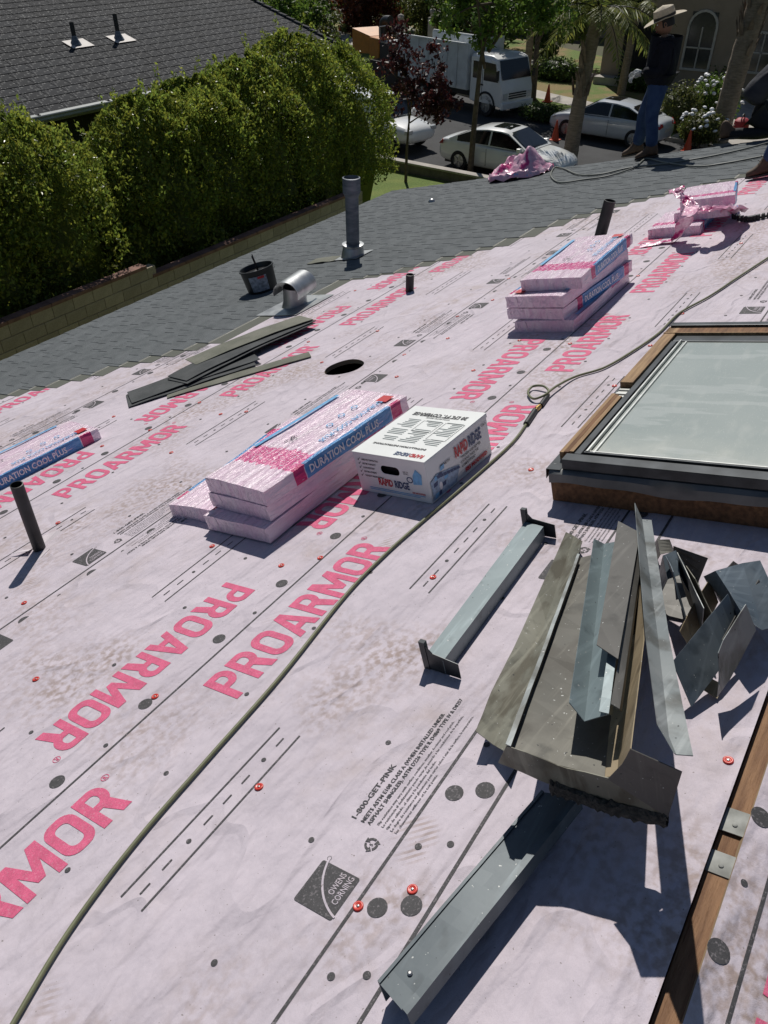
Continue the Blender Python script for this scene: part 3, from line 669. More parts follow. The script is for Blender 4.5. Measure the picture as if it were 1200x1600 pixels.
mb=MB(); mb.box(-.17,.17,-.17,.20,.022,.025); mb.build('base_flange',M_tin,p3,T(-W(*(6.919,5.267,0)[:2],0))@RF@T((*(6.919,5.267,0)[:2],0)))
# hooded vent
hv=Vector((5.268,4.717,0)); t=empty('hooded_vent',at(hv.x,hv.y,0,0),'galvanised vent with half round hood beside the black bucket','roof vent')
mb=MB(); mb.add([(-.30,-.26,.012),(.27,-.26,.012),(.27,.24,.016),(-.30,.24,.016)],[(0,1,2,3)]); mb.build('base_flange',M_tin,t,solid=.002)
VQ=RX(math.atan(SL))     # upright in this frame
mb=MB(); mb.lathe([(.135,-.02),(.112,.05),(.105,.19)],24,VQ,cap=False); mb.build('collar',M_tin,t,smooth=40)
mb=MB(); rows=[]
for i in range(2):
    rows.append([VQ@Vector(((-.20+.40*i),.125*math.cos(a),.165+.115*math.sin(a))) for a in [PI*(k/16)*1.16-.08*PI for k in range(17)]])
mb.grid([[p for p in r_] for r_ in rows]); mb.build('hood',M_tin,t,T((0,0,0))@RZ(.25),smooth=40,solid=.003)
# bucket
bk=Vector((5.79,5.625,0)); t=empty('bucket',T(W(bk.x,bk.y,.012))@RX(-math.atan(SL)*.95)@RY(-.06)@Matrix.Diagonal((1.06,1.06,.86,1)),'black plastic bucket of roof cement with pale label and tools inside','bucket')
M_bk=mat('black_bucket',(.018,.019,.02),.4,var=.2)
mb=MB(); mb.lathe([(.145,0),(.148,.01),(.165,.27),(.174,.272),(.174,.288),(.162,.288),(.157,.27),(.135,.03)],28,cap=False); mb.lathe([(.144,0),(.144,.003)],28); mb.build('shell',M_bk,t,smooth=35)
mb=MB(); mb.lathe([(.001,.232),(.06,.238),(.155,.228)],28,cap=False); mb.build('roof_cement',mat('tar',(.01,.01,.011),.35,bump=.02,bscale=18),t)
lm=mat('bucket_label',(.24,.28,.34),.5,var=.4,scale=35); mb=MB()
rows=[[((.151+.016*z/.26)*math.cos(a),(.151+.016*z/.26)*math.sin(a),z) for a in [math.radians(d) for d in range(-172,-105,8)]] for z in (.04,.22)]
mb.grid(rows); mb.build('label',lm,t)
rows=[[((.1525+.016*z/.26)*math.cos(a),(.1525+.016*z/.26)*math.sin(a),z) for a in [math.radians(d) for d in range(-140,-110,8)]] for z in (.19,.217)]
mb=MB(); mb.grid(rows); mb.build('red_label_bar',M_red,t)
for dx,dy,l_ in ((.02,.0,.42),(.045,.015,.43)):
    mb=MB(); mb.tube([(dx,dy,.1),(dx-.02,dy+.01,l_)],.006,6); mb.build('tool_handle',M_bk,t)
mb=MB(); mb.tube([(.176*math.cos(a),.176*math.sin(a),.26-.10*math.sin((i/20)*PI)) for i,a in enumerate([math.radians(-60+i*9) for i in range(21)])],.003,6); mb.build('bail_handle',M_tin,t)
# small dome cap on the shingles
p=Vector((9.594,5.876,0)); mb=MB(); mb.lathe([(.05,.012),(.048,.03),(.03,.05),(.008,.058)],16); tag(mb.build('cap',M_tin,None,at(p.x,p.y),smooth=40),'small silver metal cap lying on the grey shingles','metal cap')

# --- red plastic cap nails
M_capred=mat('red_plastic_cap',(.62,.045,.03),.35,var=.1,spec=.6); M_nail=mat('nail_steel',(.45,.45,.45),.35,metal=.9)
def cap_mesh():
    mb=MB(); mb.lathe([(.0135,.0),(.0135,.0022),(.0115,.0042),(.0085,.0036),(.006,.0022),(.0035,.0026)],16); mb.cur=1; mb.lathe([(.0042,.0024),(.0042,.0036),(.002,.0042)],8); return mb.mesh('cap_nail')
cm=cap_mesh(); cm.materials.append(M_capred); cm.materials.append(M_nail); cm.polygons.foreach_set('use_smooth',[True]*len(cm.polygons))
caps=[(0.859,1.053,0),(0.992,1.692,0),(0.861,2.257,0),(1.162,2.834,0),(0.697,0.564,0),(0.792,0.467,0),(1.468,-0.077,0),(1.919,1.106,0),(1.887,1.654,0),(1.707,3.378,0),(1.804,2.246,0),(1.786,1.791,0),(2.493,4.039,0),(2.528,3.375,0),(2.885,4.429,0),(2.758,3.859,0),(3.057,3.479,0),(3.195,3.838,0),(3.12,3.299,0),(3.718,3.644,0),(4.348,3.785,0),(4.582,3.265,0),(4.12,2.705,0),(3.951,3.322,0),(4.423,2.532,0),(4.885,2.722,0),(5.796,2.753,0),(3.736,1.075,0),(4.339,1.585,0),(4.317,1.079,0),(4.858,1.06,0),(6.417,1.093,0),(5.701,1.633,0),(4.391,1.959,0),(2.787,1.109,0),(5.582,3.677,0),(5.647,4.285,0),(5.239,2.609,0),(3.746,2.516,0),(3.883,2.024,0)]
WHERE=['left of the long green hose in the bare pale area', 'beside a big grey dot left of the lettering', 'far left below the black pipe', 'at the left edge below the tall black pipe', 'beside the printed dark logo', 'just above a big grey dot right of the printed logo', 'next to the exposed ridge board', 'left of the narrow metal channel', 'below the carton and bundle shadows', 'just right of the tall black pipe at left', 'in front of the lowest pink bundles', 'below the right end of the pink stack beside the carton', 'nearest the end of the lone bundle at left', 'left of the pink stack beside printed lettering', 'just beyond the end of the lone left bundle', 'between the lone left bundle and the loose shingles', 'below the narrow olive shingle strip', 'at the foot of the narrow olive shingle strip', 'left of the far end of the pink stack', 'just left of the black hole', 'right of the upper end of the loose shingles', 'beyond the black hole, toward the grey shingles', 'right of the black hole', 'on the left rim of the black hole', 'midway between black hole and the stack of four bundles', 'left of the stack of four bundles, near its foot', 'at the upper left corner of the stack of four bundles', 'left of the skylight beside its wooden trim', 'below the stack of four bundles, toward the skylight', 'beside the far left corner of the skylight', 'beyond the far corner of the skylight beside the hose', 'below the black vent strip at the right edge', 'right of the stack of four bundles', 'at the near corner of the stack of four bundles', 'between the carton and the skylight corner', 'touching the short black pipe stub', 'between the hooded vent and the short pipe stub', 'left of the stack of four bundles, higher up', 'behind the far end of the stack beside the carton', 'beyond the carton, toward the stack of four bundles']
for i,(x,y,z) in enumerate(caps):
    k=sheet_of(y) if sheet_of(y) is not None else 3
    o=mk('cap_nail',cm,None,None,at(x,y,zsheet(k)(y)+.0006,rnd(0,6))@RX(rnd(-.06,.06)))
    lab='red plastic cap nail '+WHERE[i]
    tag(o,lab,'cap nail','red cap nails in the membrane')

# --- air hoses
def smooth_path(P,sub=8):
    P=[Vector(p) for p in P]; out=[]
    for i in range(len(P)-1):
        p0=P[max(i-1,0)];p1=P[i];p2=P[i+1];p3=P[min(i+2,len(P)-1)]
        for k in range(sub):
            t=k/sub; out.append(.5*((2*p1)+(p2-p0)*t+(2*p0-5*p1+4*p2-p3)*t*t+(3*p1-p0-3*p2+p3)*t**3))
    out.append(P[-1]); return out
M_hose=mat('olive_hose',(.17,.18,.10),.5,var=.12,scale=20,spec=.4); M_brass=mat('brass',(.5,.33,.12),.35,metal=.9); M_rub=mat('black_rubber',(.02,.02,.02),.5)
h=.0066
hose=empty('air_hose',RF,'olive green air hose running diagonally over the whole membrane past the carton','hose')
mb=MB(); mb.tube(smooth_path([(-0.022,1.075,0.013),(0.085,1.121,0.013),(0.298,1.198,0.013),(0.562,1.25,0.013),(0.88,1.278,0.013),(1.249,1.307,0.013),(1.7,1.369,0.013),(1.976,1.378,0.013),(2.225,1.365,0.013),(2.674,1.329,0.013),(3.004,1.314,0.013),(3.209,1.337,0.013)]),h,10); mb.build('lower_hose',M_hose,hose,smooth=True)
mb=MB(); mb.tube([(3.209,1.337,0.013),(3.363,1.361,0.014)],.016,10); mb.tube([(3.427,1.358,0.014),(3.54,1.373,0.014)],.015,10); mb.build('grip_sleeve',M_rub,hose,smooth=50)
mb=MB(); mb.tube([(3.348,1.357,0.014),(3.443,1.361,0.014)],.011,10); mb.tube([(3.379,1.361,0.014),(3.411,1.361,0.014)],.0145,8); mb.build('coupling',M_brass,hose,smooth=50)
mb=MB(); mb.tube(smooth_path([(3.54,1.373,0.014),(3.609,1.396,0.02),(3.642,1.444,0.03),(3.646,1.509,0.022),(3.564,1.497,0.02),(3.491,1.428,0.022),(3.524,1.378,0.032),(3.649,1.364,0.03),(3.822,1.327,0.014),(3.961,1.215,0.013),(4.214,1.14,0.013),(4.501,1.087,0.013),(4.847,1.072,0.013),(5.167,0.975,0.013),(5.553,0.895,0.013),(6.103,0.775,0.013)],10),h,10); mb.build('upper_hose',M_hose,hose,smooth=True)
M_hose2=mat('grey_hose',(.16,.17,.15),.5,var=.12)
mb=MB(); mb.tube(smooth_path([(10.897,1.604,0.03),(10.365,2.107,0.03),(10.136,2.695,0.03),(10.166,3.286,0.03),(9.976,3.582,0.03),(10.136,3.943,0.03),(10.801,4.454,0.03),(10.959,4.658,0.03),(10.315,4.415,0.03),(9.762,4.042,0.03),(9.746,3.738,0.03),(9.789,3.428,0.03),(10.137,3.235,0.03),(10.67,3.258,0.03),(10.206,2.868,0.03),(9.689,2.346,0.03),(9.681,2.004,0.03),(9.817,1.645,0.03),(9.741,1.379,0.03)],8),.010,8); tag(mb.build('hose',M_hose2,None,RF,smooth=True),'grey hose looping over the finished shingles below the man in the straw hat','hose')
# --- roll of black saw-toothed vent strip on a pale shingle beside the torn bundles
vs_=smooth_path([(7.229,1.351,0.02),(7.082,1.22,0.02),(7.111,1.129,0.02),(7.209,1.005,0.02)],8)
t=empty('vent_strip',RF,'black ribbed ridge vent strip lying on the membrane at the right edge','vent strip')
mb=MB(); mb.tube(vs_,.012,6); mb.build('spine',M_rub,t)
for i,p in enumerate(vs_[::2]):
    mb=MB(); mb.box(p.x-.022,p.x+.022,p.y-.010,p.y+.010,.004,.045); mb.build('rib',M_rub,t)

# ------------------------------------------------------------------ skylight
M_frame=mat('dark_aluminium',(.045,.05,.055),.4,metal=.5,var=.3,scale=9); M_glass=mat('milky_glass',(.35,.395,.375),.22,col2=(.42,.46,.435),scale=1.6,spec=.6,bump=.002,bscale=5)
mixin(M_glass,math_node(M_glass,'MULTIPLY',noise_fac(M_glass,5,.55,.75,stretch=(1,3,1),detail=7),.4),(.55,.57,.53))
mixin(M_glass,math_node(M_glass,'MULTIPLY',noise_fac(M_glass,70,.62,.72,stretch=(1,4,1),detail=2),.35),(.62,.64,.6))
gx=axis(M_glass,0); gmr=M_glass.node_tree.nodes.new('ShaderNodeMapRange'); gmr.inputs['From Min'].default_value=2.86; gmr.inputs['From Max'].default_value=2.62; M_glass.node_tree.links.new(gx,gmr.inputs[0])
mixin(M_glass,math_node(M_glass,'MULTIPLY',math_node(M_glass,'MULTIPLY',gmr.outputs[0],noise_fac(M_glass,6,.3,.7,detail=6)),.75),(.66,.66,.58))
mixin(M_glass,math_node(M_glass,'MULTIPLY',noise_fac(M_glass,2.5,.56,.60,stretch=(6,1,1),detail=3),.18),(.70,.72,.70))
M_bar=mat('pale_metal_bar',(.55,.56,.54),.35,metal=.6,var=.15,scale=15); M_curb=mat('curb_wood',(.13,.062,.028),.8,col2=(.24,.12,.055),scale=5,stretch=(1,10,10),bump=.003,bscale=25)
M_trim=mat('raw_wood_trim',(.22,.125,.06),.75,col2=(.38,.24,.12),scale=5,stretch=(1,12,12),bump=.002,bscale=25)
M_apron=mat('lead_apron',(.09,.093,.095),.42,metal=.3,col2=(.17,.175,.175),scale=6,bump=.002,bscale=14)
sx0,sx1,sy0,sy1=2.56,4.05,-.03,.90
sky_=empty('skylight',RF@T((0,0,0)),'large skylight with milky glass and weathered wooden curb at the right edge','skylight')
for a in ((sx0,sx0+.04,sy0,sy1),(sx1-.04,sx1,sy0,sy1),(sx0+.0402,sx1-.0402,sy0,sy0+.04),(sx0+.0402,sx1-.0402,sy1-.04,sy1)):
    mb=MB(); mb.box(*a,.003,.165); mb.build('curb_board',M_curb,sky_,bevel=.003)
# frame bars
for a in ((sx0-.012,sx0+.045,sy0-.01,sy1-.065),(sx1-.20,sx1-.12,sy0-.01,sy1-.10),(sx0+.0455,sx1-.2005,sy1-.125,sy1-.095),(sx0+.0455,sx1-.2005,sy0-.01,sy0+.03)):
    mb=MB(); mb.box(*a,.166,.212); mb.build('frame_bar',M_frame,sky_,bevel=.003)
for k,(a,c,z) in enumerate(((sx0+.052,sx0+.060,.218),(sx0+.072,sx0+.078,.2135))):
    mb=MB(); mb.box(a,c,sy0,sy1-.135,.208,z); mb.build('glazing_bead',M_frame if k==0 else M_bar,sky_)
for k,(a,c,z) in enumerate(((sy1-.150,sy1-.1425,.222),(sy1-.175,sy1-.168,.214))):
    mb=MB(); mb.box(sx0+.06,sx1-.205,a,c,.200,z); mb.build('glazing_bead',M_bar,sky_)
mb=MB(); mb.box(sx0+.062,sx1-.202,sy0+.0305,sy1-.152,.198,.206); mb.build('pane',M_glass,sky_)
# apron of metal along the lower side, bent and wavy
rows=[]
for j in range(25):
    y=sy1-.012-(sy1-sy0+.03)*j/24; q=.006*math.sin(j*.9)+.01*math.sin(j*.37)
    rows.append([(sx0+.03,y,.1655),(sx0-.016,y,.163),(sx0-.030-q*.3,y,.148+q*.5),(sx0-.034-q*.6,y,.110+q)])
mb=MB(); mb.grid(rows); mb.build('apron',M_apron,sky_,smooth=30,solid=.0015)
rows=[]
for j in range(25):
    x=sx0-.02+(1.49)*j/24; rows.append([(x,sy1-.06,.1665),(x,sy1+.002,.165),(x,sy1+.006,.12+.01*math.sin(j*.8))])
mb=MB(); mb.grid(rows); mb.build('apron',M_frame,sky_,smooth=30,solid=.0015)
# raw trim laid along the outer long side and across the top
mb=MB(); mb.box(3.30,sx1-.02,sy1-.092,sy1-.03,.167,.222); mb.build('trim_board',M_trim,sky_,bevel=.003)
for k in range(3):
    mb=MB(); mb.box(sx0+.06,3.17+.02*k,sy1-.088+.022*k,sy1-.069+.022*k,.167,.213-.004*k); mb.build('trim_strip',M_trim if k!=1 else M_curb,sky_,bevel=.002)
for k in range(4):
    mb=MB(); mb.box(3.205+.022*k,3.222+.022*k,sy1-.085,sy1-.035,.167,.19+.006*(k%2)); mb.build('hinge_leaf',M_bar,sky_)
mb=MB(); mb.box(sx1-.11,sx1-.035,sy0,sy1-.03,.167,.222); mb.build('trim_board',M_curb,sky_,bevel=.003)
mb=MB(); mb.box(sx1-.034,sx1+.01,sy0-.02,sy1-.04,.168,.235); mb.build('top_cap',M_frame,sky_,bevel=.003)
mb=MB(); mb.box(sx1-.1195,sx1-.1105,sy0,sy1-.03,.20,.2255); mb.build('trim_edge',M_trim,sky_)

# ------------------------------------------------------------------ scrap sheet metal
def metal(name,c1,c2,rough=.45,mt=.35,sc=4,stain=None,st=(1,1,1)):
    m=mat(name,c1,rough+.08,metal=mt*.7,col2=c2,scale=sc,bump=.0007,bscale=9,lo=.3,hi=.7,detail=6)
    if stain: mixin(m,math_node(m,'MULTIPLY',noise_fac(m,7,.48,.60,detail=8,stretch=st),.8),stain)
    mixin(m,math_node(m,'MULTIPLY',noise_fac(m,11,.58,.68,detail=9),.55),[c*.45 for c in c1]); mixin(m,math_node(m,'MULTIPLY',noise_fac(m,4,.55,.75,detail=9,stretch=(1,14,1)),.5),[min(1,c*1.7) for c in c2])
    mixin(m,noise_fac(m,110,.75,.78,detail=1),(.45,.46,.45)); mixin(m,noise_fac(m,70,.76,.79,detail=1),(.03,.03,.03))
    return m
M_teal=metal('blue_grey_paint',(.155,.20,.215),(.19,.24,.255),.35,.25)
M_teal2=metal('dark_blue_grey_paint',(.078,.10,.115),(.10,.125,.14),.4,.2)
M_olive=metal('tarnished_metal',(.155,.155,.125),(.235,.232,.19),.5,.3,5,(.10,.09,.065),(1,3,1))
M_pan=metal('dull_grey_metal',(.095,.093,.082),(.145,.14,.12),.5,.3,3,(.07,.065,.055))
M_tan=metal('rusty_tan_metal',(.28,.22,.14),(.40,.33,.22),.55,.2,5)
M_dkgry=metal('dark_grey_paint',(.088,.085,.078),(.112,.108,.10),.45,.2)
M_steel=metal('pale_scuffed_steel',(.22,.245,.25),(.32,.34,.34),.38,.5,6,(.12,.12,.11))
M_bluegrey=metal('slate_blue_paint',(.085,.115,.145),(.15,.18,.205),.38,.3,5)
def dents(p,seed,k):
    return k*(noise.noise(Vector((p.x*6,p.y*6,seed)))+.5*noise.noise(Vector((p.x*17,p.y*17,seed+3))))
def plate(name,label,rows,m,parent=None,sub=6,thick=.0022,wav=.003,seed=0,cat='flashing',group='scrap flashing pieces'):
    """bent sheet: rows of points across, refined and slightly buckled"""
    R_=[[Vector(p) for p in r_] for r_ in rows]; fine=[]
    for i in range(len(R_)-1):
        for k in range(sub):
            t=k/sub; fine.append([a.lerp(c,t) for a,c in zip(R_[i],R_[i+1])])
    fine.append(R_[-1])
    for r_ in fine:
        for p in r_: p.z+=dents(p,seed,wav)
    mb=MB(); mb.grid(fine); o=mb.build(name,m,parent,None if parent else RF,solid=thick)
    if label: tag(o,label,cat,group)
    return o
# narrow tray with upright ends
tr=empty('metal_tray',RF,'narrow blue grey metal channel with upright end tabs lying between lettering and scrap pile','metal channel')
nl,nr_,fl,fr=Vector((1.478,0.847,0.06)),Vector((1.471,0.779,0.06)),Vector((2.296,0.891,0.06)),Vector((2.28,0.807,0.06))
dn=Vector((0,0,-.055))
plate('face',None,[[nl+dn*.9,nl,nr_,nr_+dn],[fl+dn*.9,fl,fr,fr+dn]],M_teal,tr,12,wav=.0015)
ax=(fl-nl).normalized(); sd=(nr_-nl).normalized()
def upright(base,s): 
    mb=MB(); c=base; mb.box(-.004,.012,-.004,.018,-.056,.055); M=Matrix(((ax.x,sd.x,0,c.x),(ax.y,sd.y,0,c.y),(0,0,1,c.z),(0,0,0,1))); o=mb.build('end_tab',M_frame,tr,M@T((s,-.012,0)))
    mb=MB(); mb.add([(0,0,-.055),(0,.125,-.055),(0,.125,.006),(0,.03,.018),(0,0,.05)],[(0,1,2,3,4)]); mb.build('end_plate',M_frame,tr,M@T((s,0,0)),solid=.002)
upright(nl,-.004); upright(fl,.003)
# gutter length in the foreground
gt=empty('gutter_length',RF,'length of blue grey gutter with a raised lip, lowest piece in the foreground','gutter')
a,c2,d,e=Vector((0.545,0.369,0.085)),Vector((0.525,0.299,0.085)),Vector((1.125,0.268,0.085)),Vector((1.147,0.196,0.085))
sd2=(c2-a).normalized()
prof=lambda p,q:[p+Vector((0,0,-.07))-sd2*.004,p+Vector((0,0,.004))-sd2*.006,p+Vector((0,0,.004)),p,p.lerp(q,.5),q,q+Vector((0,0,.012))+sd2*.004,q+sd2*.018+Vector((0,0,.010)),q+sd2*.020+Vector((0,0,-.03))]
plate('gutter_body',None,[prof(a,c2),prof(d,e)],M_teal2,gt,16,wav=.002)
mb=MB(); q=a.lerp(c2,.5)+(d-a)*.10; mb.lathe([(.006,.0),(.006,.003),(.003,.005)],10,T(q+Vector((0,0,.001)))); mb.build('screw',M_nail,gt)
# pile
plate('flashing','long tarnished trough of flashing on the left side of the scrap pile',[[(2.287,0.718,0.045),(2.302,0.694,0.022),(2.24,0.632,0.05)],[(1.697,0.614,0.055),(1.699,0.557,0.03),(1.661,0.488,0.055)],[(1.401,0.566,0.065),(1.408,0.512,0.04),(1.367,0.434,0.07)],[(1.241,0.529,0.075),(1.238,0.477,0.05),(1.204,0.403,0.08)]],M_olive,wav=.006,seed=1)
pan=empty('roof_saddle',RF,'wide dull metal saddle with curled side and tarred front lip, base of the scrap pile','flashing','scrap flashing pieces')
plate('pan_floor',None,[[(2.046,0.56,0.135),(2.073,0.563,0.1),(2.136,0.49,0.1),(2.198,0.421,0.1)],[(1.464,0.412,0.215),(1.487,0.417,0.185),(1.486,0.317,0.18),(1.503,0.22,0.175)],[(1.065,0.307,0.295),(1.079,0.308,0.268),(1.086,0.196,0.258),(1.102,0.09,0.25)]],M_pan,pan,8,wav=.004)
plate('left_rim',None,[[(2.044,0.561,0.136),(2.042,0.551,0.137)],[(1.463,0.417,0.217),(1.464,0.406,0.217)],[(1.064,0.311,0.297),(1.063,0.297,0.297)]],M_steel,pan,8)
plate('curled_side',None,[[(2.198,0.421,0.1),(2.188,0.403,0.12),(2.156,0.374,0.18)],[(1.503,0.22,0.175),(1.51,0.19,0.19),(1.549,0.154,0.27)],[(1.102,0.09,0.25),(1.112,0.064,0.258),(1.098,0.022,0.375)]],M_tan,pan,8,wav=.005,seed=3)
plate('front_lip',None,[[(1.063,0.309,0.292),(1.07,0.347,0.215)],[(1.084,0.196,0.258),(1.093,0.251,0.165)],[(1.1,0.089,0.25),(1.11,0.132,0.14)],[(1.106,0.033,0.25),(1.128,-0.036,0.145)]],M_olive,pan,5,wav=.012,seed=5)
plate('corner_flap',None,[[(1.095,0.021,0.376),(1.114,-0.077,0.335)],[(1.103,0.047,0.31),(1.125,-0.058,0.25)],[(1.096,0.08,0.255),(1.124,-0.039,0.16)]],M_dkgry,pan,4,wav=.003,seed=6)
mb=MB(); pts=[Vector((1.092,0.226,0.165)),Vector((1.099,0.166,0.155)),Vector((1.105,0.107,0.145)),Vector((1.114,0.042,0.143)),Vector((1.125,-0.037,0.148))]; sp=smooth_path(pts,8); rows=[]
for i,p in enumerate(sp):
    r_=.016+.012*abs(noise.noise(Vector((i*.5,1,0)))); rows.append([p+Vector((-.6*r_*math.cos(t),0,0))+Vector((.0,0,1.3*r_*math.sin(t)))+Vector((noise.noise(Vector((i*.7,t*2,0))),0,noise.noise(Vector((i*.7,t*2,5)))))*.008 for t in [2*PI*k/8 for k in range(8)]])
mb.grid(rows,close=True); mb.build('tar_crust',mat('granular_tar',(.02,.02,.02),.8,col2=(.07,.068,.06),scale=60,bump=.012,bscale=90),pan)
plate('flashing','light blue grey V shaped channel resting in the middle of the scrap pile',[[(2.046,0.496,0.21),(2.088,0.48,0.165),(2.067,0.421,0.2)],[(1.199,0.206,0.345),(1.187,0.167,0.31),(1.208,0.115,0.335)]],M_teal,sub=10,seed=7,wav=.004)
plate('flashing','small scuffed steel strip with a torn hole on the V shaped channel',[[(1.491,0.217,0.33),(1.486,0.195,0.33),(1.525,0.205,0.29)],[(1.198,0.133,0.345),(1.199,0.111,0.345),(1.247,0.126,0.29)]],M_teal,sub=6,seed=8)
plate('flashing','broad flat dark grey plank of flashing on top of the scrap pile',[[(2.135,0.444,0.235),(2.087,0.353,0.235)],[(1.393,0.215,0.36),(1.363,0.149,0.36)]],M_dkgry,sub=8,seed=9,wav=.002)
plate('flashing','narrow dark grey strip lying just right of the dark plank on the pile',[[(2.072,0.351,0.225),(2.09,0.343,0.2),(2.139,0.358,0.16)],[(1.224,0.115,0.352),(1.223,0.095,0.345),(1.258,0.106,0.3)]],M_dkgry,sub=8,seed=10)
for k,(dx,n_) in enumerate(((0,.19),(5,.17))):
    plate('flashing',('crumpled thin scrap edge','second crumpled thin scrap edge')[k]+' wedged between plank and long angle on the pile',[[(2.058,0.344,0.18),(2.087,0.345,0.14)],[(1.607,0.213,0.24),(1.642,0.212,0.19)]] if k==0 else [[(2.078,0.341,0.16),(2.109,0.345,0.12)],[(1.597,0.191,0.22),(1.64,0.199,0.16)]],M_pan,sub=9,wav=.012,seed=11+k)
plate('flashing','long pale angle flashing leaning up toward the viewer along the right of the pile',[[(2.29,0.443,0.215),(2.267,0.412,0.165),(2.286,0.386,0.155)],[(1.508,0.134,0.33),(1.528,0.109,0.3),(1.549,0.087,0.29)],[(1.143,-0.02,0.42),(1.131,-0.047,0.405),(1.154,-0.08,0.4)],[(1.077,-0.076,0.425),(1.079,-0.078,0.42),(1.089,-0.108,0.42)]],M_steel,sub=7,seed=13,wav=.003)
# smaller pieces heaped at the right
CL='among the scraps heaped right of the long angle'
plate('flashing','arched grey flashing collar '+CL,[[(2.127,0.311,0.06),(2.071,0.276,0.17),(2.068,0.234,0.2),(2.075,0.213,0.15)],[(2.034,0.273,0.05),(1.978,0.233,0.15),(1.972,0.193,0.18),(1.972,0.166,0.12)]],M_bluegrey,sub=4,seed=14)
plate('flashing','black square plate standing on edge behind the arched collar',[[(2.146,0.267,0.16),(2.192,0.171,0.1)],[(2.173,0.278,0.07),(2.141,0.195,0.01)]],M_dkgry,sub=4,seed=15)
plate('flashing','upright blade of scuffed steel '+CL,[[(2.021,0.214,0.23),(2.051,0.217,0.17)],[(1.907,0.143,0.22),(1.958,0.156,0.12)],[(1.824,0.08,0.19),(1.876,0.103,0.06)]],M_steel,sub=4,seed=16,wav=.008)
plate('flashing','rusty edged upright blade '+CL,[[(1.966,0.171,0.22),(2.07,0.225,0.1)],[(1.924,0.133,0.21),(1.984,0.17,0.06)],[(1.847,0.062,0.15),(1.902,0.092,0.03)]],M_olive,sub=4,seed=17,wav=.008)
plate('flashing','flat slate blue plate with screw heads lying lowest at the right of the pile',[[(1.896,0.034,0.2),(1.867,-0.013,0.1)],[(1.774,0.075,0.16),(1.721,0.009,0.07)],[(1.64,0.114,0.13),(1.59,0.05,0.03)]],M_bluegrey,sub=4,seed=18)
plate('flashing','folded slate blue strip overlapping the flat plate at right of the pile',[[(1.821,-0.032,0.235),(1.835,-0.056,0.14)],[(1.695,-0.006,0.2),(1.728,-0.034,0.09)],[(1.657,-0.003,0.185),(1.688,-0.024,0.07)],[(1.607,-0.019,0.12),(1.644,-0.004,0.04)]],M_steel,sub=4,seed=19)
plate('flashing','broad sheet with a rolled edge, rightmost of the scraps below the skylight',[[(2.108,0.149,0.06),(2.026,0.137,0.15),(1.995,0.094,0.2),(2.097,0.043,0.17),(2.195,0.014,0.12)],[(2.015,0.081,0.06),(1.947,0.067,0.15),(1.919,0.035,0.19),(1.974,-0.014,0.15),(2.086,-0.052,0.09)],[(1.926,0,0.05),(1.865,-0.005,0.13),(1.834,-0.029,0.17),(1.861,-0.066,0.12),(1.993,-0.099,0.05)]],M_bluegrey,sub=4,seed=20)
plate('flashing','dark triangular offcut behind the rolled sheet below the skylight',[[(2.155,0.083,0.13),(2.223,0.052,0.05)],[(2.087,0.115,0.1),(2.141,0.1,0.04)]],M_dkgry,sub=3,seed=21)
plate('flashing','small tan offcut peeping out under the flat slate blue plate',[[(1.674,0.043,0.02),(1.662,0.001,0.012)],[(1.716,0.034,0.03),(1.713,-0.001,0.02)]],M_tan,sub=2,seed=22)
plate('flashing','buckled grey offcut under the pile holding up the saddle flashing',[[(1.884,0.499,0.01),(1.81,0.343,0.12),(1.927,0.289,0.02)],[(1.636,0.448,0.01),(1.517,0.284,0.165),(1.671,0.249,0.02)]],M_pan,sub=4,seed=23)

# more offcuts packed into the heap
plate('flashing','dark offcut sheet lying flat under the upright blades at right of the pile',[[(2.164,0.325,0.012),(2.227,0.215,0.02)],[(1.965,0.25,0.015),(1.963,0.121,0.012)]],M_dkgry,sub=4,seed=31,wav=.008)
plate('flashing','tall folded grey offcut standing between long angle and slate blue plate',[[(2.032,0.254,0.2),(1.971,0.199,0.1)],[(1.924,0.196,0.22),(1.896,0.154,0.08)],[(1.87,0.166,0.17),(1.836,0.118,0.05)]],M_bluegrey,sub=4,seed=32,wav=.01)
plate('flashing','bent tan and grey strip behind the slate blue plate at right of the pile',[[(2.015,0.118,0.15),(2.014,0.092,0.07)],[(1.918,0.135,0.13),(1.906,0.101,0.05)],[(1.81,0.146,0.1),(1.816,0.116,0.03)]],M_tan,sub=4,seed=33,wav=.008)
plate('flashing','crumpled grey roll of flashing low at the far side of the pile',[[(2.33,0.398,0.01),(2.286,0.367,0.08),(2.268,0.32,0.1),(2.323,0.327,0.02)],[(2.236,0.362,0.01),(2.215,0.335,0.07),(2.223,0.298,0.08),(2.235,0.286,0.015)]],M_pan,sub=4,seed=34,wav=.012)
plate('flashing','dark strip of flashing lying across the right end of the heap',[[(2.07,-0.01,0.14),(2.092,-0.028,0.08)],[(1.872,0.005,0.15),(1.894,-0.018,0.08)],[(1.785,0.021,0.12),(1.8,0.004,0.06)]],M_dkgry,sub=4,seed=35)
# screws and nail holes on the plates

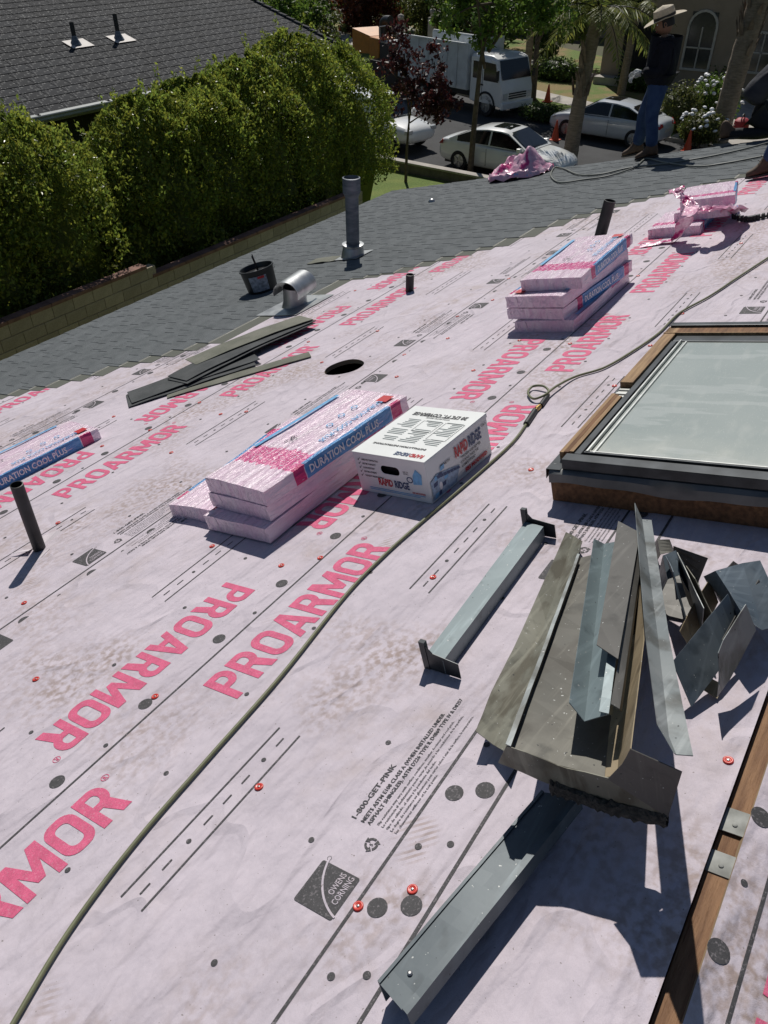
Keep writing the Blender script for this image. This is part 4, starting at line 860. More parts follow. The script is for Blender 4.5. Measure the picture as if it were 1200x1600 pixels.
# ------------------------------------------------------------------ people
def skin(name,J,E,m,parent,sub=2,root=None):
    """one continuous surface grown round a skeleton: J joint -> (point, radius or (rx,ry))"""
    keys=list(J); me=bpy.data.meshes.new(name); me.from_pydata([J[k][0] for k in keys],[(keys.index(a),keys.index(c)) for a,c in E],[])
    o=bpy.data.objects.new('tmp',me); COL.objects.link(o); o.modifiers.new('k','SKIN')
    for i,k in enumerate(keys):
        sv=me.skin_vertices[0].data[i]; r=J[k][1]; sv.radius=r if isinstance(r,tuple) else (r,r); sv.use_root=(k==(root or keys[0]))
    d=o.modifiers.new('u','SUBSURF'); d.levels=d.render_levels=sub
    res=eval_mesh(o); bpy.data.objects.remove(o); res.name=name
    res.materials.clear(); return mk(name,res,m,parent,smooth=True)
M_skin=mat('skin',(.30,.16,.10),.55,var=.08); M_jack=mat('black_jacket',(.010,.011,.017),.85,var=.3,scale=8,bump=.02,bscale=9,spec=.2); M_jean=mat('blue_jeans',(.028,.052,.125),.85,col2=(.05,.085,.17),scale=9,bump=.015,bscale=10,spec=.2)
M_boot=mat('brown_boot',(.075,.045,.028),.7,col2=(.13,.08,.05),scale=14); M_straw=mat('straw_hat',(.52,.45,.34),.8,var=.12,scale=40,bump=.003,bscale=90); M_hatband=mat('hat_band',(.03,.025,.022),.7); M_glove=mat('work_glove',(.55,.56,.55),.8,var=.2,scale=30); M_patch=mat('tan_knee_patch',(.25,.15,.07),.8); M_sole=mat('boot_sole',(.05,.045,.04),.8); M_hood=mat('dark_hoodie',(.035,.036,.045),.85,col2=(.06,.062,.072),scale=7,bump=.02,bscale=8,spec=.2)
M_hair=mat('dark_hair',(.012,.010,.009),.6)
V=Vector
def boot(parent,ankle,toe_dir,slope_n):
    """laced boot: sole, foot, shaft"""
    d=toe_dir.normalized(); up_=slope_n.normalized(); d=(d-up_*d.dot(up_)).normalized(); s=up_.cross(d); M=Matrix(((d.x,s.x,up_.x,ankle.x),(d.y,s.y,up_.y,ankle.y),(d.z,s.z,up_.z,ankle.z),(0,0,0,1)))
    mb=MB(); rows=[]
    for x,w_,z0,z1 in ((-.085,.030,-.075,.00),(-.07,.040,-.08,.10),(-.02,.045,-.08,.14),(.03,.046,-.08,.10),(.07,.047,-.08,.03),(.12,.050,-.08,-.005),(.16,.046,-.08,-.02),(.19,.030,-.08,-.035),(.20,.012,-.078,-.05)):
        rows.append([M@V((x,w_*cc,z0+(z1-z0)*zz)) for cc,zz in ((-.9,0),(-1,.4),(-.75,.8),(-.35,1),(.35,1),(.75,.8),(1,.4),(.9,0))])
    mb.grid(rows,close=True); mb.add([rows[0][k] for k in range(8)],[tuple(range(8))]); mb.add([rows[-1][k] for k in range(8)],[tuple(range(7,-1,-1))])
    o=mb.build('boot',M_boot,parent,smooth=True,sub=1,merge=True)
    mb=MB(); poly=[(-.088,-.035),(-.05,-.047),(.05,-.046),(.12,-.054),(.18,-.042),(.208,0),(.18,.042),(.12,.054),(.05,.046),(-.05,.047),(-.088,.035)]
    mb.prism([M@V((a,c,-.098)) for a,c in poly],up_*.022); mb.build('sole',M_sole,o,bevel=.003)
    for k in range(3):
        mb=MB(); mb.tube([M@V((.02+.028*k,-.026,.115-.035*k)),M@V((.03+.028*k,0,.125-.035*k)),M@V((.02+.028*k,.026,.115-.035*k))],.004,5); mb.build('lace',M_hatband,o)
def hand(parent,p,d,up_,s=1,m=None):
    """palm, four unequal bent fingers, thumb at the side"""
    d=d.normalized(); up_=(up_-d*up_.dot(d)).normalized(); r_=d.cross(up_); J={'w':(p,.022),'p':(p+d*.05,(.020,.034)),'k':(p+d*.09,(.017,.038))}; E=[('w','p'),('p','k')]
    for i,(o_,L) in enumerate(((-.030,.075),(-.010,.085),(.010,.080),(.028,.062))):
        b0=p+d*.095+r_*o_*s; J['a%d'%i]=(b0,.0095); J['b%d'%i]=(b0+d*L*.45-up_*.012,.0088); J['c%d'%i]=(b0+d*L*.7-up_*.042,.008); J['d%d'%i]=(b0+d*L*.55-up_*.066,.0075); E+=[('k','a%d'%i),('a%d'%i,'b%d'%i),('b%d'%i,'c%d'%i),('c%d'%i,'d%d'%i)]
    t0=p+d*.03-r_*.032*s; J['t0']=(t0,.012); J['t1']=(t0+d*.035-r_*.022*s-up_*.01,.010); J['t2']=(t0+d*.062-r_*.016*s-up_*.028,.009); E+=[('p','t0'),('t0','t1'),('t1','t2')]
    return skin('hand',J,E,m or M_skin,parent,1,'w')
def head(parent,c,fd,hat=None,hair=True,tilt=0):
    fd=fd.normalized(); up_=V((0,0,1)); up_=(up_-fd*up_.dot(fd)).normalized(); s=up_.cross(fd); M=Matrix(((fd.x,s.x,up_.x,c.x),(fd.y,s.y,up_.y,c.y),(fd.z,s.z,up_.z,c.z),(0,0,0,1)))@RY(tilt)
    mb=MB(); rows=[]; nU=20
    for i in range(15):
        f=PI*(i+.001)/14.002; z=.118*math.cos(f); row=[]
        for k in range(nU):
            a=2*PI*k/nU; rx=.098*math.sin(f)**.8; ry=.076*math.sin(f)**.8; x=rx*math.cos(a); y=ry*math.sin(a)
            if z<-.02: x+=.012*math.sin(f); y*=1-.9*max(0,(-z-.02))*2.2; x*=1-.6*max(0,-z-.05)
            fr=max(0,math.cos(a))
            if fr>.93: x+= .022*math.exp(-((z+.012)/.02)**2)*(1 if abs(y)<.02 else .1)          # nose
            if fr>.7: x-= .010*math.exp(-((z-.012)/.014)**2)*math.exp(-((abs(y)-.030)/.016)**2)    # eye sockets
            if fr>.85: x+=.006*math.exp(-((z+.058)/.010)**2)                                        # lips
            row.append(M@V((x,y,z)))
        rows.append(row)
    mb.grid(rows,close=True); o=mb.build('head',M_skin,parent,smooth=True,merge=True)
    for sg in (-1,1):
        mb=MB(); mb.lathe([(.001,-.008),(.018,-.006),(.026,.003),(.018,.006),(.004,.0)],10,M@T((-.005,sg*.078,-.005))@RX(-sg*PI/2)@Matrix.Diagonal((.7,1.2,1,1))); mb.build('ear',M_skin,o,smooth=True)
        mb=MB(); mb.lathe([(.001,-.011),(.009,-.007),(.011,0),(.009,.007),(.001,.011)],10,M@T((.083,sg*.030,.012))); mb.build('eye',M_wht,o,smooth=True)
    mb=MB(); mb.tube([M@V((.098,-.024,-.058)),M@V((.104,0,-.060)),M@V((.098,.024,-.058))],.004,6); mb.build('mouth',M_red,o)
    if hair:
        mb=MB(); rows=[]
        for i in range(8):
            f=PI*(i+.001)/12; rows.append([M@V((-.008+.106*math.sin(f)**.8*math.cos(2*PI*k/20)-(.02 if math.cos(2*PI*k/20)>.5 and i>4 else 0),.084*math.sin(f)**.8*math.sin(2*PI*k/20),.126*math.cos(f)+.002)) for k in range(20)])
        mb.grid(rows,close=True); mb.build('hair',M_hair,o,smooth=True)
    return o,M
def hat_(parent,M):
    Mh=M@T((-.005,0,.06))@RY(.10); mb=MB(); nU=36
    prof=[(.104,.0,.125),(.102,.05,.122),(.098,.10,.114),(.085,.128,.095),(.055,.132,.06),(.0,.118,.0)]
    rows=[[Mh@V((p[2]*math.cos(2*PI*k/nU),p[0]*math.sin(2*PI*k/nU)*(1-.25*(p[1]>.11)),p[1]-.02*(p[1]>.12)*abs(math.cos(2*PI*k/nU)))) for k in range(nU)] for p in prof]
    mb.grid(rows,close=True); h_=mb.build('hat',M_straw,parent,smooth=True,solid=.003,merge=True)
    mb=MB(); rows=[]
    for t in (0,.25,.5,.75,1): rows.append([Mh@V(((.122+.125*t)*math.cos(2*PI*k/nU),(.102+.125*t)*math.sin(2*PI*k/nU),.002+.022*t*t*abs(math.sin(2*PI*k/nU))-.022*t*abs(math.cos(2*PI*k/nU)))) for k in range(nU)])
    mb.grid(rows,close=True); mb.build('brim',M_straw,h_,smooth=True,solid=.004)
    mb=MB(); rows=[[Mh@V((p[1]*math.cos(2*PI*k/nU),p[0]*math.sin(2*PI*k/nU),p[2])) for k in range(nU)] for p in ((.1065,.1275,.003),(.1055,.1265,.032))]
    mb.grid(rows,close=True); mb.build('hat_band',M_hatband,h_,smooth=True,solid=.002)
NRM=(RF.to_3x3()@V((0,0,1))).normalized()
def standing(label,fa,fb,face,H,jacket,hat,pose,lean=V((0,0,0)),hair=True,patch=True):
    """upright person: fa, fb foot points on the roof (front, rear), face = facing direction"""
    f=face.normalized(); s=V((0,0,1)).cross(f); mid=(fa+fb)/2; k=H/1.72
    t=empty('person',T(mid),label,'person'); o=mid
    def L(p): return p-o
    an=[fa+NRM*.10,fb+NRM*.10]; hip=mid+V((0,0,.90*k))+lean*.5; 
    side=1 if (fa-fb).dot(s)>0 else -1
    hips=[hip+s*.085*side,hip-s*.085*side]; kn=[(an[i]+hips[i])/2+f*.045+V((0,0,.02)) for i in (0,1)]
    J={'pel':(L(hip),(.15,.125)),'wst':(L(hip+V((0,0,.14*k))),(.145,.115))}; E=[('pel','wst')]
    for i,q in enumerate('ab'):
        J['h'+q]=(L(hips[i]-V((0,0,.06))),.118); J['k'+q]=(L(kn[i]),.090); J['m'+q]=(L((kn[i]+an[i])/2-f*.012),.082); J['f'+q]=(L(an[i]+V((0,0,.015))),.080); E+=[('pel','h'+q),('h'+q,'k'+q),('k'+q,'m'+q),('m'+q,'f'+q)]
    skin('jeans',J,E,M_jean,t,2,'pel')
    if patch:
        kk=L(kn[0]); mb=MB(); mb.lathe([(.001,.02),(.05,.012),(.07,-.01)],12,T(kk+f*.055)@f.to_track_quat('Z','Y').to_matrix().to_4x4()@Matrix.Diagonal((.8,1.5,1,1)),cap=False); mb.build('knee_patch',M_patch,t,smooth=True)
    ch=hip+V((0,0,.34*k))+lean*.85; sh=hip+V((0,0,.48*k))+lean; nk=hip+V((0,0,.545*k))+lean+f*.02
    J={'hem':(L(hip+V((0,0,-.06))),(.21,.19)),'wst':(L(hip+V((0,0,.14*k))+lean*.3),(.20,.185)),'ch':(L(ch),(.215,.20)),'sh':(L(sh),(.15,.14)),'nk':(L(nk),.085)}; E=[('hem','wst'),('wst','ch'),('ch','sh'),('sh','nk')]
    hands=[]
    for sg,q in ((1,'l'),(-1,'r')):
        so_=sh+s*.165*sg-V((0,0,.015)); el,wr=pose(so_,f,s,sg,k); J['s'+q]=(L(so_),.098); J['e'+q]=(L(el),.082); J['w'+q]=(L(wr),.060); E+=[('sh','s'+q),('s'+q,'e'+q),('e'+q,'w'+q)]; hands.append((wr,(wr-el).normalized(),sg))
    skin('jacket',J,E,jacket,t,2,'ch')
    J={'n0':(L(nk-V((0,0,.05))),.058),'n1':(L(nk+V((0,0,.06))+f*.02),.055)}; skin('neck',J,[('n0','n1')],M_skin,t,1)
    hd_,Mh=head(t,L(nk+V((0,0,.135))+f*.035),(f+V((0,0,-.30))),hair=hair)
    if hat: hat_(t,Mh)
    for wr,d,sg in hands: hand(t,L(wr+d*.01),d,V((0,0,1)),sg,M_glove)
    for p in an: boot(t,L(p),f,NRM)
    return t
img_left=-rt
def pose_front(so_,f,s,sg,k): 
    el=so_-V((0,0,.29*k))-f*.02+s*.03*sg; return el, el+f*.235+V((0,0,-.02 if sg>0 else -.065))-s*.10*sg
fA=W(*(11.165,3.549,0)[:2],.02); fB=W(*(10.761,3.225,0)[:2],.02)
standing('person in black jacket, blue jeans and wide straw hat standing at the roof edge',fA,fB,(img_left+hd*.25),1.60,M_jack,True,pose_front)
def pose_down(so_,f,s,sg,k): el=so_-V((0,0,.29*k))+s*.05*sg; return el, el-V((0,0,.24*k))+f*.05
fA=W(*(8.809,1.431,0)[:2],.02); fB=W(*(8.994,1.204,0)[:2],.02)
standing('person in brown boot and jeans, only the lower leg in view at the right edge',fA,fB,(img_left*1+hd*.15),1.68,M_hood,False,pose_down,patch=False)
# crouching worker at the far edge: hooded, kneeling, bent forward to the right
kb=W(*(11.232,2.186,0)[:2],.02); f=(rt*.8-hd*.2).normalized(); s=V((0,0,1)).cross(f)
t=empty('person',T(kb),'person in dark hooded sweatshirt crouching at the far right roof edge','person')
hip=V((0,0,.36))-f*.10; J={'pel':(hip,(.15,.14))}; E=[]
for sg,q in ((1,'l'),(-1,'r')):
    J['k'+q]=(f*.26+s*.15*sg+V((0,0,.30 if sg>0 else .10)),.080); J['a'+q]=(f*(.18 if sg>0 else -.28)+s*.14*sg+V((0,0,.07)),.062); E+=[('pel','k'+q),('k'+q,'a'+q)]
skin('jeans',J,E,mat('black_jeans',(.012,.013,.017),.85,bump=.015,bscale=10),t,2,'pel')
ch=hip+V((0,0,.34))+f*.16; sh=hip+V((0,0,.46))+f*.30; J={'hem':(hip+V((0,0,.02)),(.175,.16)),'ch':(ch,(.18,.155)),'sh':(sh,(.12,.11)),'nk':(sh+f*.08+V((0,0,.06)),.07)}; E=[('hem','ch'),('ch','sh'),('sh','nk')]
for sg,q in ((1,'l'),(-1,'r')):
    J['s'+q]=(sh+s*.17*sg,.08); J['e'+q]=(sh+s*.21*sg+f*.10-V((0,0,.25)),.064); J['w'+q]=(sh+s*.10*sg+f*.26-V((0,0,.40)),.05); E+=[('sh','s'+q),('s'+q,'e'+q),('e'+q,'w'+q)]
skin('sweatshirt',J,E,M_hood,t,2,'ch')
hc=sh+f*.16+V((0,0,.13)); hh,Mh=head(t,hc,f*1.0+V((0,0,-.6)))
mb=MB(); rows=[]
for i in range(9):
    a_=PI*(i/8)*.62; rows.append([Mh@V((-.02-.135*math.cos(a_)*1.0+.03,.108*math.sin(max(a_,.05))*math.cos(2*PI*k/18),.125*math.sin(max(a_,.05))*math.sin(2*PI*k/18)+.02)) for k in range(18)])
mb.grid(rows,close=True); mb.build('hood',M_hood,t,smooth=True,solid=.01)
for sg in (1,-1):
    wr=J['w'+('l' if sg>0 else 'r')][0]; hand(t,wr,(f-V((0,0,.6))),V((0,0,1)),sg,M_glove)
for sg in (1,-1): boot(t,f*(.18 if sg>0 else -.28)+s*.14*sg+V((0,0,.10)),f,NRM)
# red tool pouch beside that worker
pp=W(*(11.585,2.377,0)[:2],.02); mb=MB(); mb.lathe([(.085,0),(.095,.10),(.09,.17),(.06,.20),(.02,.205)],18); o=mb.build('tool_pouch',mat('red_pouch',(.38,.02,.03),.6),None,T(pp),smooth=40); tag(o,'round red tool pouch beside the crouching worker','pouch')
mb=MB(); mb.tube([(.07*math.cos(a_),0,.19+.06*math.sin(a_)) for a_ in [PI*k/10 for k in range(11)]],.007,6); mb.build('handle',M_rub,o)

# ------------------------------------------------------------------ ground, street and next door
M_soil=mat('dry_yard',(.10,.085,.055),.95,col2=(.07,.085,.035),scale=.4,bump=.02,bscale=8); M_asph=mat('asphalt',(.040,.041,.044),.9,var=.25,scale=.7,fine=.3,fscale=60,bump=.006,bscale=60); M_conc=mat('concrete',(.42,.39,.35),.85,var=.12,scale=2,fine=.1,fscale=40); M_grass=mat('lawn',(.11,.17,.03),.95,col2=(.17,.21,.045),scale=1.2,fine=.35,fscale=30,bump=.03,bscale=30)
M_dry=mat('dry_lawn',(.24,.18,.075),.95,col2=(.12,.18,.035),scale=.55,fine=.3,fscale=25,bump=.03,bscale=25,lo=.42,hi=.58)
mb=MB(); mb.add([(-150,-150,-.06),(250,-150,-.06),(250,250,-.06),(-150,250,-.06)],[(0,1,2,3)]); tag(mb.build('ground',M_soil),None,kind='structure')
mb=MB(); mb.grid([[(x,y,z) for y in (-12,40)] for x,z in ((-12,.5),(18.5,.5),(21,.22),(23.6,.12))]); tag(mb.build('front_yard',M_grass),None,kind='structure')
FAR=[(30.5,-10),(31.8,0),(32.8,5),(33.75,10),(34.6,14.2),(36.2,18.5),(39.2,25),(45,35),(53,46)]; NEAR=[(22.6,-10),(23.4,0),(23.8,5),(24.1,10),(24.4,14),(25.2,18),(27.4,24),(32,33),(38,43)]
def strip(name,A,B,z,m,kind='structure'):
    mb=MB(); mb.grid([[(*a,z) for a in A],[(*c,z) for c in B]]); o=mb.build(name,m); o['kind']=kind; return o
def off(P,d): 
    out=[]
    for i,p in enumerate(P):
        a=Vector(P[max(i-1,0)]); c=Vector(P[min(i+1,len(P)-1)]); t_=(c-a).normalized(); out.append((p[0]+t_.y*d,p[1]-t_.x*d))
    return out
strip('street',NEAR,FAR,0,M_asph)
def kerb(P,d,name):
    mb=MB(); a=P; c=off(P,d); mb.grid([[(*p,-.02) for p in a],[(*p,.13) for p in a],[(*p,.14) for p in c],[(*p,-.02) for p in c]]); tag(mb.build(name,M_conc),None,kind='structure')
kerb(FAR,.16,'kerb'); kerb(NEAR,-.16,'kerb')
strip('parkway',off(FAR,.165),off(FAR,2.2),.12,M_grass); strip('sidewalk',off(FAR,2.2),off(FAR,3.6),.126,M_conc); strip('far_lawn',off(FAR,3.6),off(FAR,14),.118,M_dry); strip('far_yard',off(FAR,14),off(FAR,70),.10,M_soil)
strip('front_walk',off(FAR,8.4),off(FAR,9.3),.13,M_conc); strip('near_parkway',off(NEAR,-1.1),off(NEAR,-.165),.135,M_grass)
# sunlit driveway of the far house
mb=MB(); mb.quad((33.9,9.2,.131),(32.6,3.5,.131),(44,3.0,.131),(43,9.5,.131)); tag(mb.build('driveway',M_conc),None,kind='structure')
# low garden wall beside the street: blocks with cap
gw=empty('garden_wall',T((0,0,0)),'low block garden wall with pale cap beside the near lawn','garden wall'); M_blkw=mat('garden_block',(.16,.14,.115),.9,var=.15,scale=5); y=11.6
while y<19:
    mb=MB(); x=23.35+(y-12)*.05; mb.box(x,x+.2,y,y+.39,-.05,.42); mb.build('block',M_blkw,gw,bevel=.008); y+=.4
mb=MB(); mb.add([(23.30,11.6,.421),(23.62,11.6,.421),(23.98,19,.421),(23.66,19,.421),(23.30,11.6,.48),(23.62,11.6,.48),(23.98,19,.48),(23.66,19,.48)],[(4,5,6,7),(0,1,5,4),(1,2,6,5),(2,3,7,6),(3,0,4,7)]); mb.build('cap_course',M_conc,gw)

# --- concrete block wall between the lots
M_cmu=mat('tan_block',(.37,.31,.23),.92,var=.10,scale=3,fine=.12,fscale=50,rand=.12,bump=.004,bscale=50); M_mort=mat('mortar',(.22,.195,.155),.95); M_capb=mat('red_cap_brick',(.21,.115,.09),.9,var=.2,scale=6,rand=.15)
cw=empty('block_wall',T((0,11.02,0)),'tan concrete block wall with red brick cap, stepping down, below the tall hedge','wall')
zt=2.30; 
mb=MB(); mb.box(-2,8.9,.01,.14,-.2,zt-.065); mb.box(8.9,15.35,.01,.14,-.2,zt-.265); mb.build('mortar_core',M_mort,cw)
def blk(L,name='block'):
    mb=MB(); mb.box(.004,L-.004,-.004,.154,.004,.196); me=mb.mesh(name); me.materials.append(M_cmu); return me
bfull=blk(.4); bhalf=blk(.2)
for c in range(4):
    z=zt-.06-.2*(c+1); x=2.4+(.2 if c%2 else 0); xend=8.9 if c==0 else 15.3
    while x<xend-.05:
        L=.4 if xend-x>.38 else .2
        mk('block',bfull if L>.3 else bhalf,None,cw,T((x,0,z)),bevel=.004); x+=L
for xa,xb,zc in ((2.4,8.9,zt-.06),(8.905,15.3,zt-.26)):
    x=xa
    while x<xb-.1:
        mb=MB(); mb.box(x+.003,min(x+.395,xb),-.02,.17,zc,zc+.055); mb.build('cap_brick',M_capb,cw); x+=.4

# --- neighbouring house
M_shn=mat('charcoal_tile',(.018,.020,.024),.9,col2=(.031,.033,.038),scale=2.2,fine=.35,fscale=120,rand=.22,spec=.35)
mixin(M_shn,math_node(M_shn,'MULTIPLY',noise_fac(M_shn,22,.60,.64,coord='Object',detail=3),.75),(.30,.30,.29))
nh=empty('neighbour_house',T((0,0,0)),'neighbouring house with dark shingled roof and pale gutter behind the hedge','house')
NS=.30; NK=math.sqrt(1+NS*NS); NE_Y,NE_Z,NX1=14.83,CAM_Z-3.2,20.2
NF=Matrix(((1,0,0,0),(0,1/NK,-NS/NK,NE_Y),(0,NS/NK,1/NK,NE_Z),(0,0,0,1)))      # y runs up the slope
mb=MB(); mb.box(-6,NX1-.02,-.02,7.0,-.05,-.006); nroof=mb.build('roof',mat('roof_felt',(.11,.11,.115),.9),nh,NF)
mb=MB(); mb.box(-6,NX1-.03,6.99,14,-.05,-.006); mb.build('far_slope',M_shn,nh,NF@T((0,7,0))@RX(-2*math.atan(NS))@T((0,-7,0)))
def tilem(wd,ex=.30):
    mb=MB(); z=lambda y:.017-.036*y
    vs=[(0.007,0,0),(wd-.007,0,0),(wd-.007,ex*1.15,-.0),(.007,ex*1.15,0)]
    mb.add([(p[0],p[1],z(p[1])-.009) for p in vs]+[(p[0],p[1],z(p[1])) for p in vs],[(4,5,6,7),(0,1,5,4),(1,2,6,5),(3,0,4,7)]); me=mb.mesh('shingle'); me.materials.append(M_shn); return me
tms=[tilem(wd) for wd in (.36,.42,.48,.54)]
stuff_mb=MB(); nt_=0; rs=random.Random(3)
for c in range(22):
    x=2+rs.uniform(0,.4); y=c*.285-.03
    while x<NX1-.15:
        k=rs.randrange(4); wd=(.36,.42,.48,.54)[k]; 
        if x+wd>NX1: wd=NX1-x
        # only the tiles that can be seen get to be separate
        p=NF@Vector((x+wd/2,y,0)); q=p-Vector((0,0,CAM_Z)); dz=q.dot(fw); u=600+1212*q.dot(rt)/dz; v_=800-1212*q.dot(upv)/dz
        if u>-25 and v_>-15 and nt_<300:
            me=tms[k] if wd in (.36,.42,.48,.54) else None
            if me is None: me=tilem(wd)
            mk('shingle',me,None,nroof,T((x,y,0))); nt_+=1
        else:
            z=lambda yy:.017-.036*yy
            stuff_mb.add([(x+.006,y,z(0)-.009),(x+wd-.006,y,z(0)-.009),(x+.006,y,z(0)),(x+wd-.006,y,z(0)),(x+wd-.006,y+.34,z(.34)),(x+.006,y+.34,z(.34))],[(2,3,4,5),(0,1,3,2)])
        x+=wd
tag(stuff_mb.build('distant_shingles',M_shn,nroof),None,kind='stuff')
y=0
while y<6.9:
    mb=MB(); mb.add([(NX1-.11,y,.03),(NX1+.04,y,.03),(NX1+.04,y+.30,.02),(NX1-.11,y+.30,.02),(NX1-.09,y,.075),(NX1+.02,y,.075),(NX1+.02,y+.33,.045),(NX1-.09,y+.33,.045)],[(4,5,6,7),(0,1,5,4),(1,2,6,5),(3,0,4,7)]); mb.build('rake_cap',M_shn,nroof); y+=.285
M_gut=mat('pale_gutter',(.40,.42,.40),.5,var=.08,scale=3); M_nwall=mat('dark_green_stucco',(.065,.068,.055),.92,var=.08,bump=.01,bscale=60)
mb=MB(); g_=[(0.02,.02),(-.02,.02),(-.125,.015),(-.135,.0),(-.115,-.035),(-.12,-.07),(-.095,-.10),(.02,-.105)]
mb.grid([[(x,NE_Y-.02+a,NE_Z-.005+c) for a,c in g_] for x in [-6+26.2*i/20 for i in range(21)]]); mb.build('gutter',M_gut,nh,smooth=30,solid=.004)
for x in (8.2,9.9,11.6,13.3,15.0,16.7): 
    mb=MB(); mb.box(x,x+.05,NE_Y-.13,NE_Y-.02,NE_Z+.012,NE_Z+.024); mb.lathe([(.022,0),(.02,.02),(.01,.03)],8,T((x+.02,NE_Y-.10,NE_Z+.012))); mb.build('gutter_strap',M_abs,nh)
mb=MB(); mb.box(-6,NX1-.1,NE_Y+.0,NE_Y+.02,NE_Z-.16,NE_Z-.03); mb.build('fascia',M_gut,nh)
mb=MB(); mb.box(-5.6,NX1-.55,NE_Y+.5,NE_Y+12.5,0,NE_Z-.02); mb.add([(NX1-.55,NE_Y+.5,NE_Z-.02),(NX1-.55,NE_Y+12.5,NE_Z-.02),(NX1-.55,NE_Y+6.6,NE_Z+1.85)],[(0,1,2)]); mb.build('wall',M_nwall,nh)
mb=MB(); mb.box(-6,NX1-.05,NE_Y+.02,NE_Y+.5,NE_Z-.06,NE_Z-.045); mb.build('soffit',M_nwall,nh)
for px_,lab in (((12.87,17.1,4.825),'left'),((14.115,17.1,4.804),'right')):
    # plane of that roof at the vent foot
    yv=2.45 if lab=='left' else 2.40; xv=12.95 if lab=='left' else 14.15; p=NF@Vector((xv,yv,.03))
    t=empty('vent_pipe',T(p),'black vent pipe on pale lead flashing, %s of the two on the dark neighbouring roof'%lab,'vent pipe','vent pipes on the neighbouring roof')
    hgt=.42 if lab=='left' else .50
    mb=MB(); mb.lathe([(.05,-.1),(.05,hgt),(.04,hgt),(.04,hgt-.1)],14,cap=False); mb.build('tube',M_abs,t,smooth=40)
    mb=MB(); mb.lathe([(.13,-.02),(.07,.10),(.055,.16)],14,cap=False); mb.build('boot_cone',M_vent,t,smooth=40)
    mb=MB(); mb.box(-.22,.36,-.20,.20,.0,.004); mb.build('lead_flashing',mat('pale_lead',(.50,.46,.43),.6,var=.1),t,RX(math.atan(NS)))

# --- leaves, hedge and trees
def leaf_mesh(name,items):
    """items: (centre, normal, length dir, length, width, tint)"""
    vs=[];fs=[];tn=[]
    for c,nn,d,L,w_,ti in items:
        s=nn.cross(d); b0=len(vs); vs+=[c-d*L*.5,c+s*w_*.5+nn*w_*.12,c+d*L*.5,c-s*w_*.5+nn*w_*.12]; fs+=[(b0,b0+1,b0+2),(b0,b0+2,b0+3)]; tn+=[ti]*4
    me=bpy.data.meshes.new(name); me.from_pydata([tuple(v) for v in vs],[],fs); at_=me.color_attributes.new('tint','FLOAT_COLOR','POINT')
    flat_=[]; 
    for ti in tn: flat_+=[ti[0],ti[1],ti[2],1]
    at_.data.foreach_set('color',flat_); return me
def rvec(r): 
    while True:
        v=Vector((r.uniform(-1,1),r.uniform(-1,1),r.uniform(-1,1)))
        if .05<v.length<1: return v.normalized()
def tint(r,lo=.65,hi=1.35,warm=.15): a=r.uniform(lo,hi); q=r.uniform(-warm,warm); return (a*(1+q),a,a*(1-q))
M_hedge=leafmat('glossy_hedge_leaf',(.165,.22,.035),(.29,.33,.06),.55,.32); M_bark=mat('bark',(.12,.09,.065),.9,var=.3,scale=8,bump=.02,bscale=20)
def core(parent,c,r3,m,seed,k=.8):
    mb=MB(); rows=[]
    for i in range(11):
        f=PI*(i+.01)/10.02; rows.append([tuple(Vector(c)+Vector((r3[0]*math.sin(f)*math.cos(a),r3[1]*math.sin(f)*math.sin(a),r3[2]*math.cos(f)))*k*(1+.22*noise.noise(Vector((math.cos(a)*2,math.sin(a)*2+seed,f*2))))) for a in [2*PI*j/14 for j in range(14)]])
    mb.grid(rows,close=True); me=mb.mesh('inner_foliage'); a_=me.color_attributes.new('tint','FLOAT_COLOR','POINT'); a_.data.foreach_set('color',[.7,.7,.7,1]*len(me.vertices)); return mk('inner_foliage',me,m,parent)
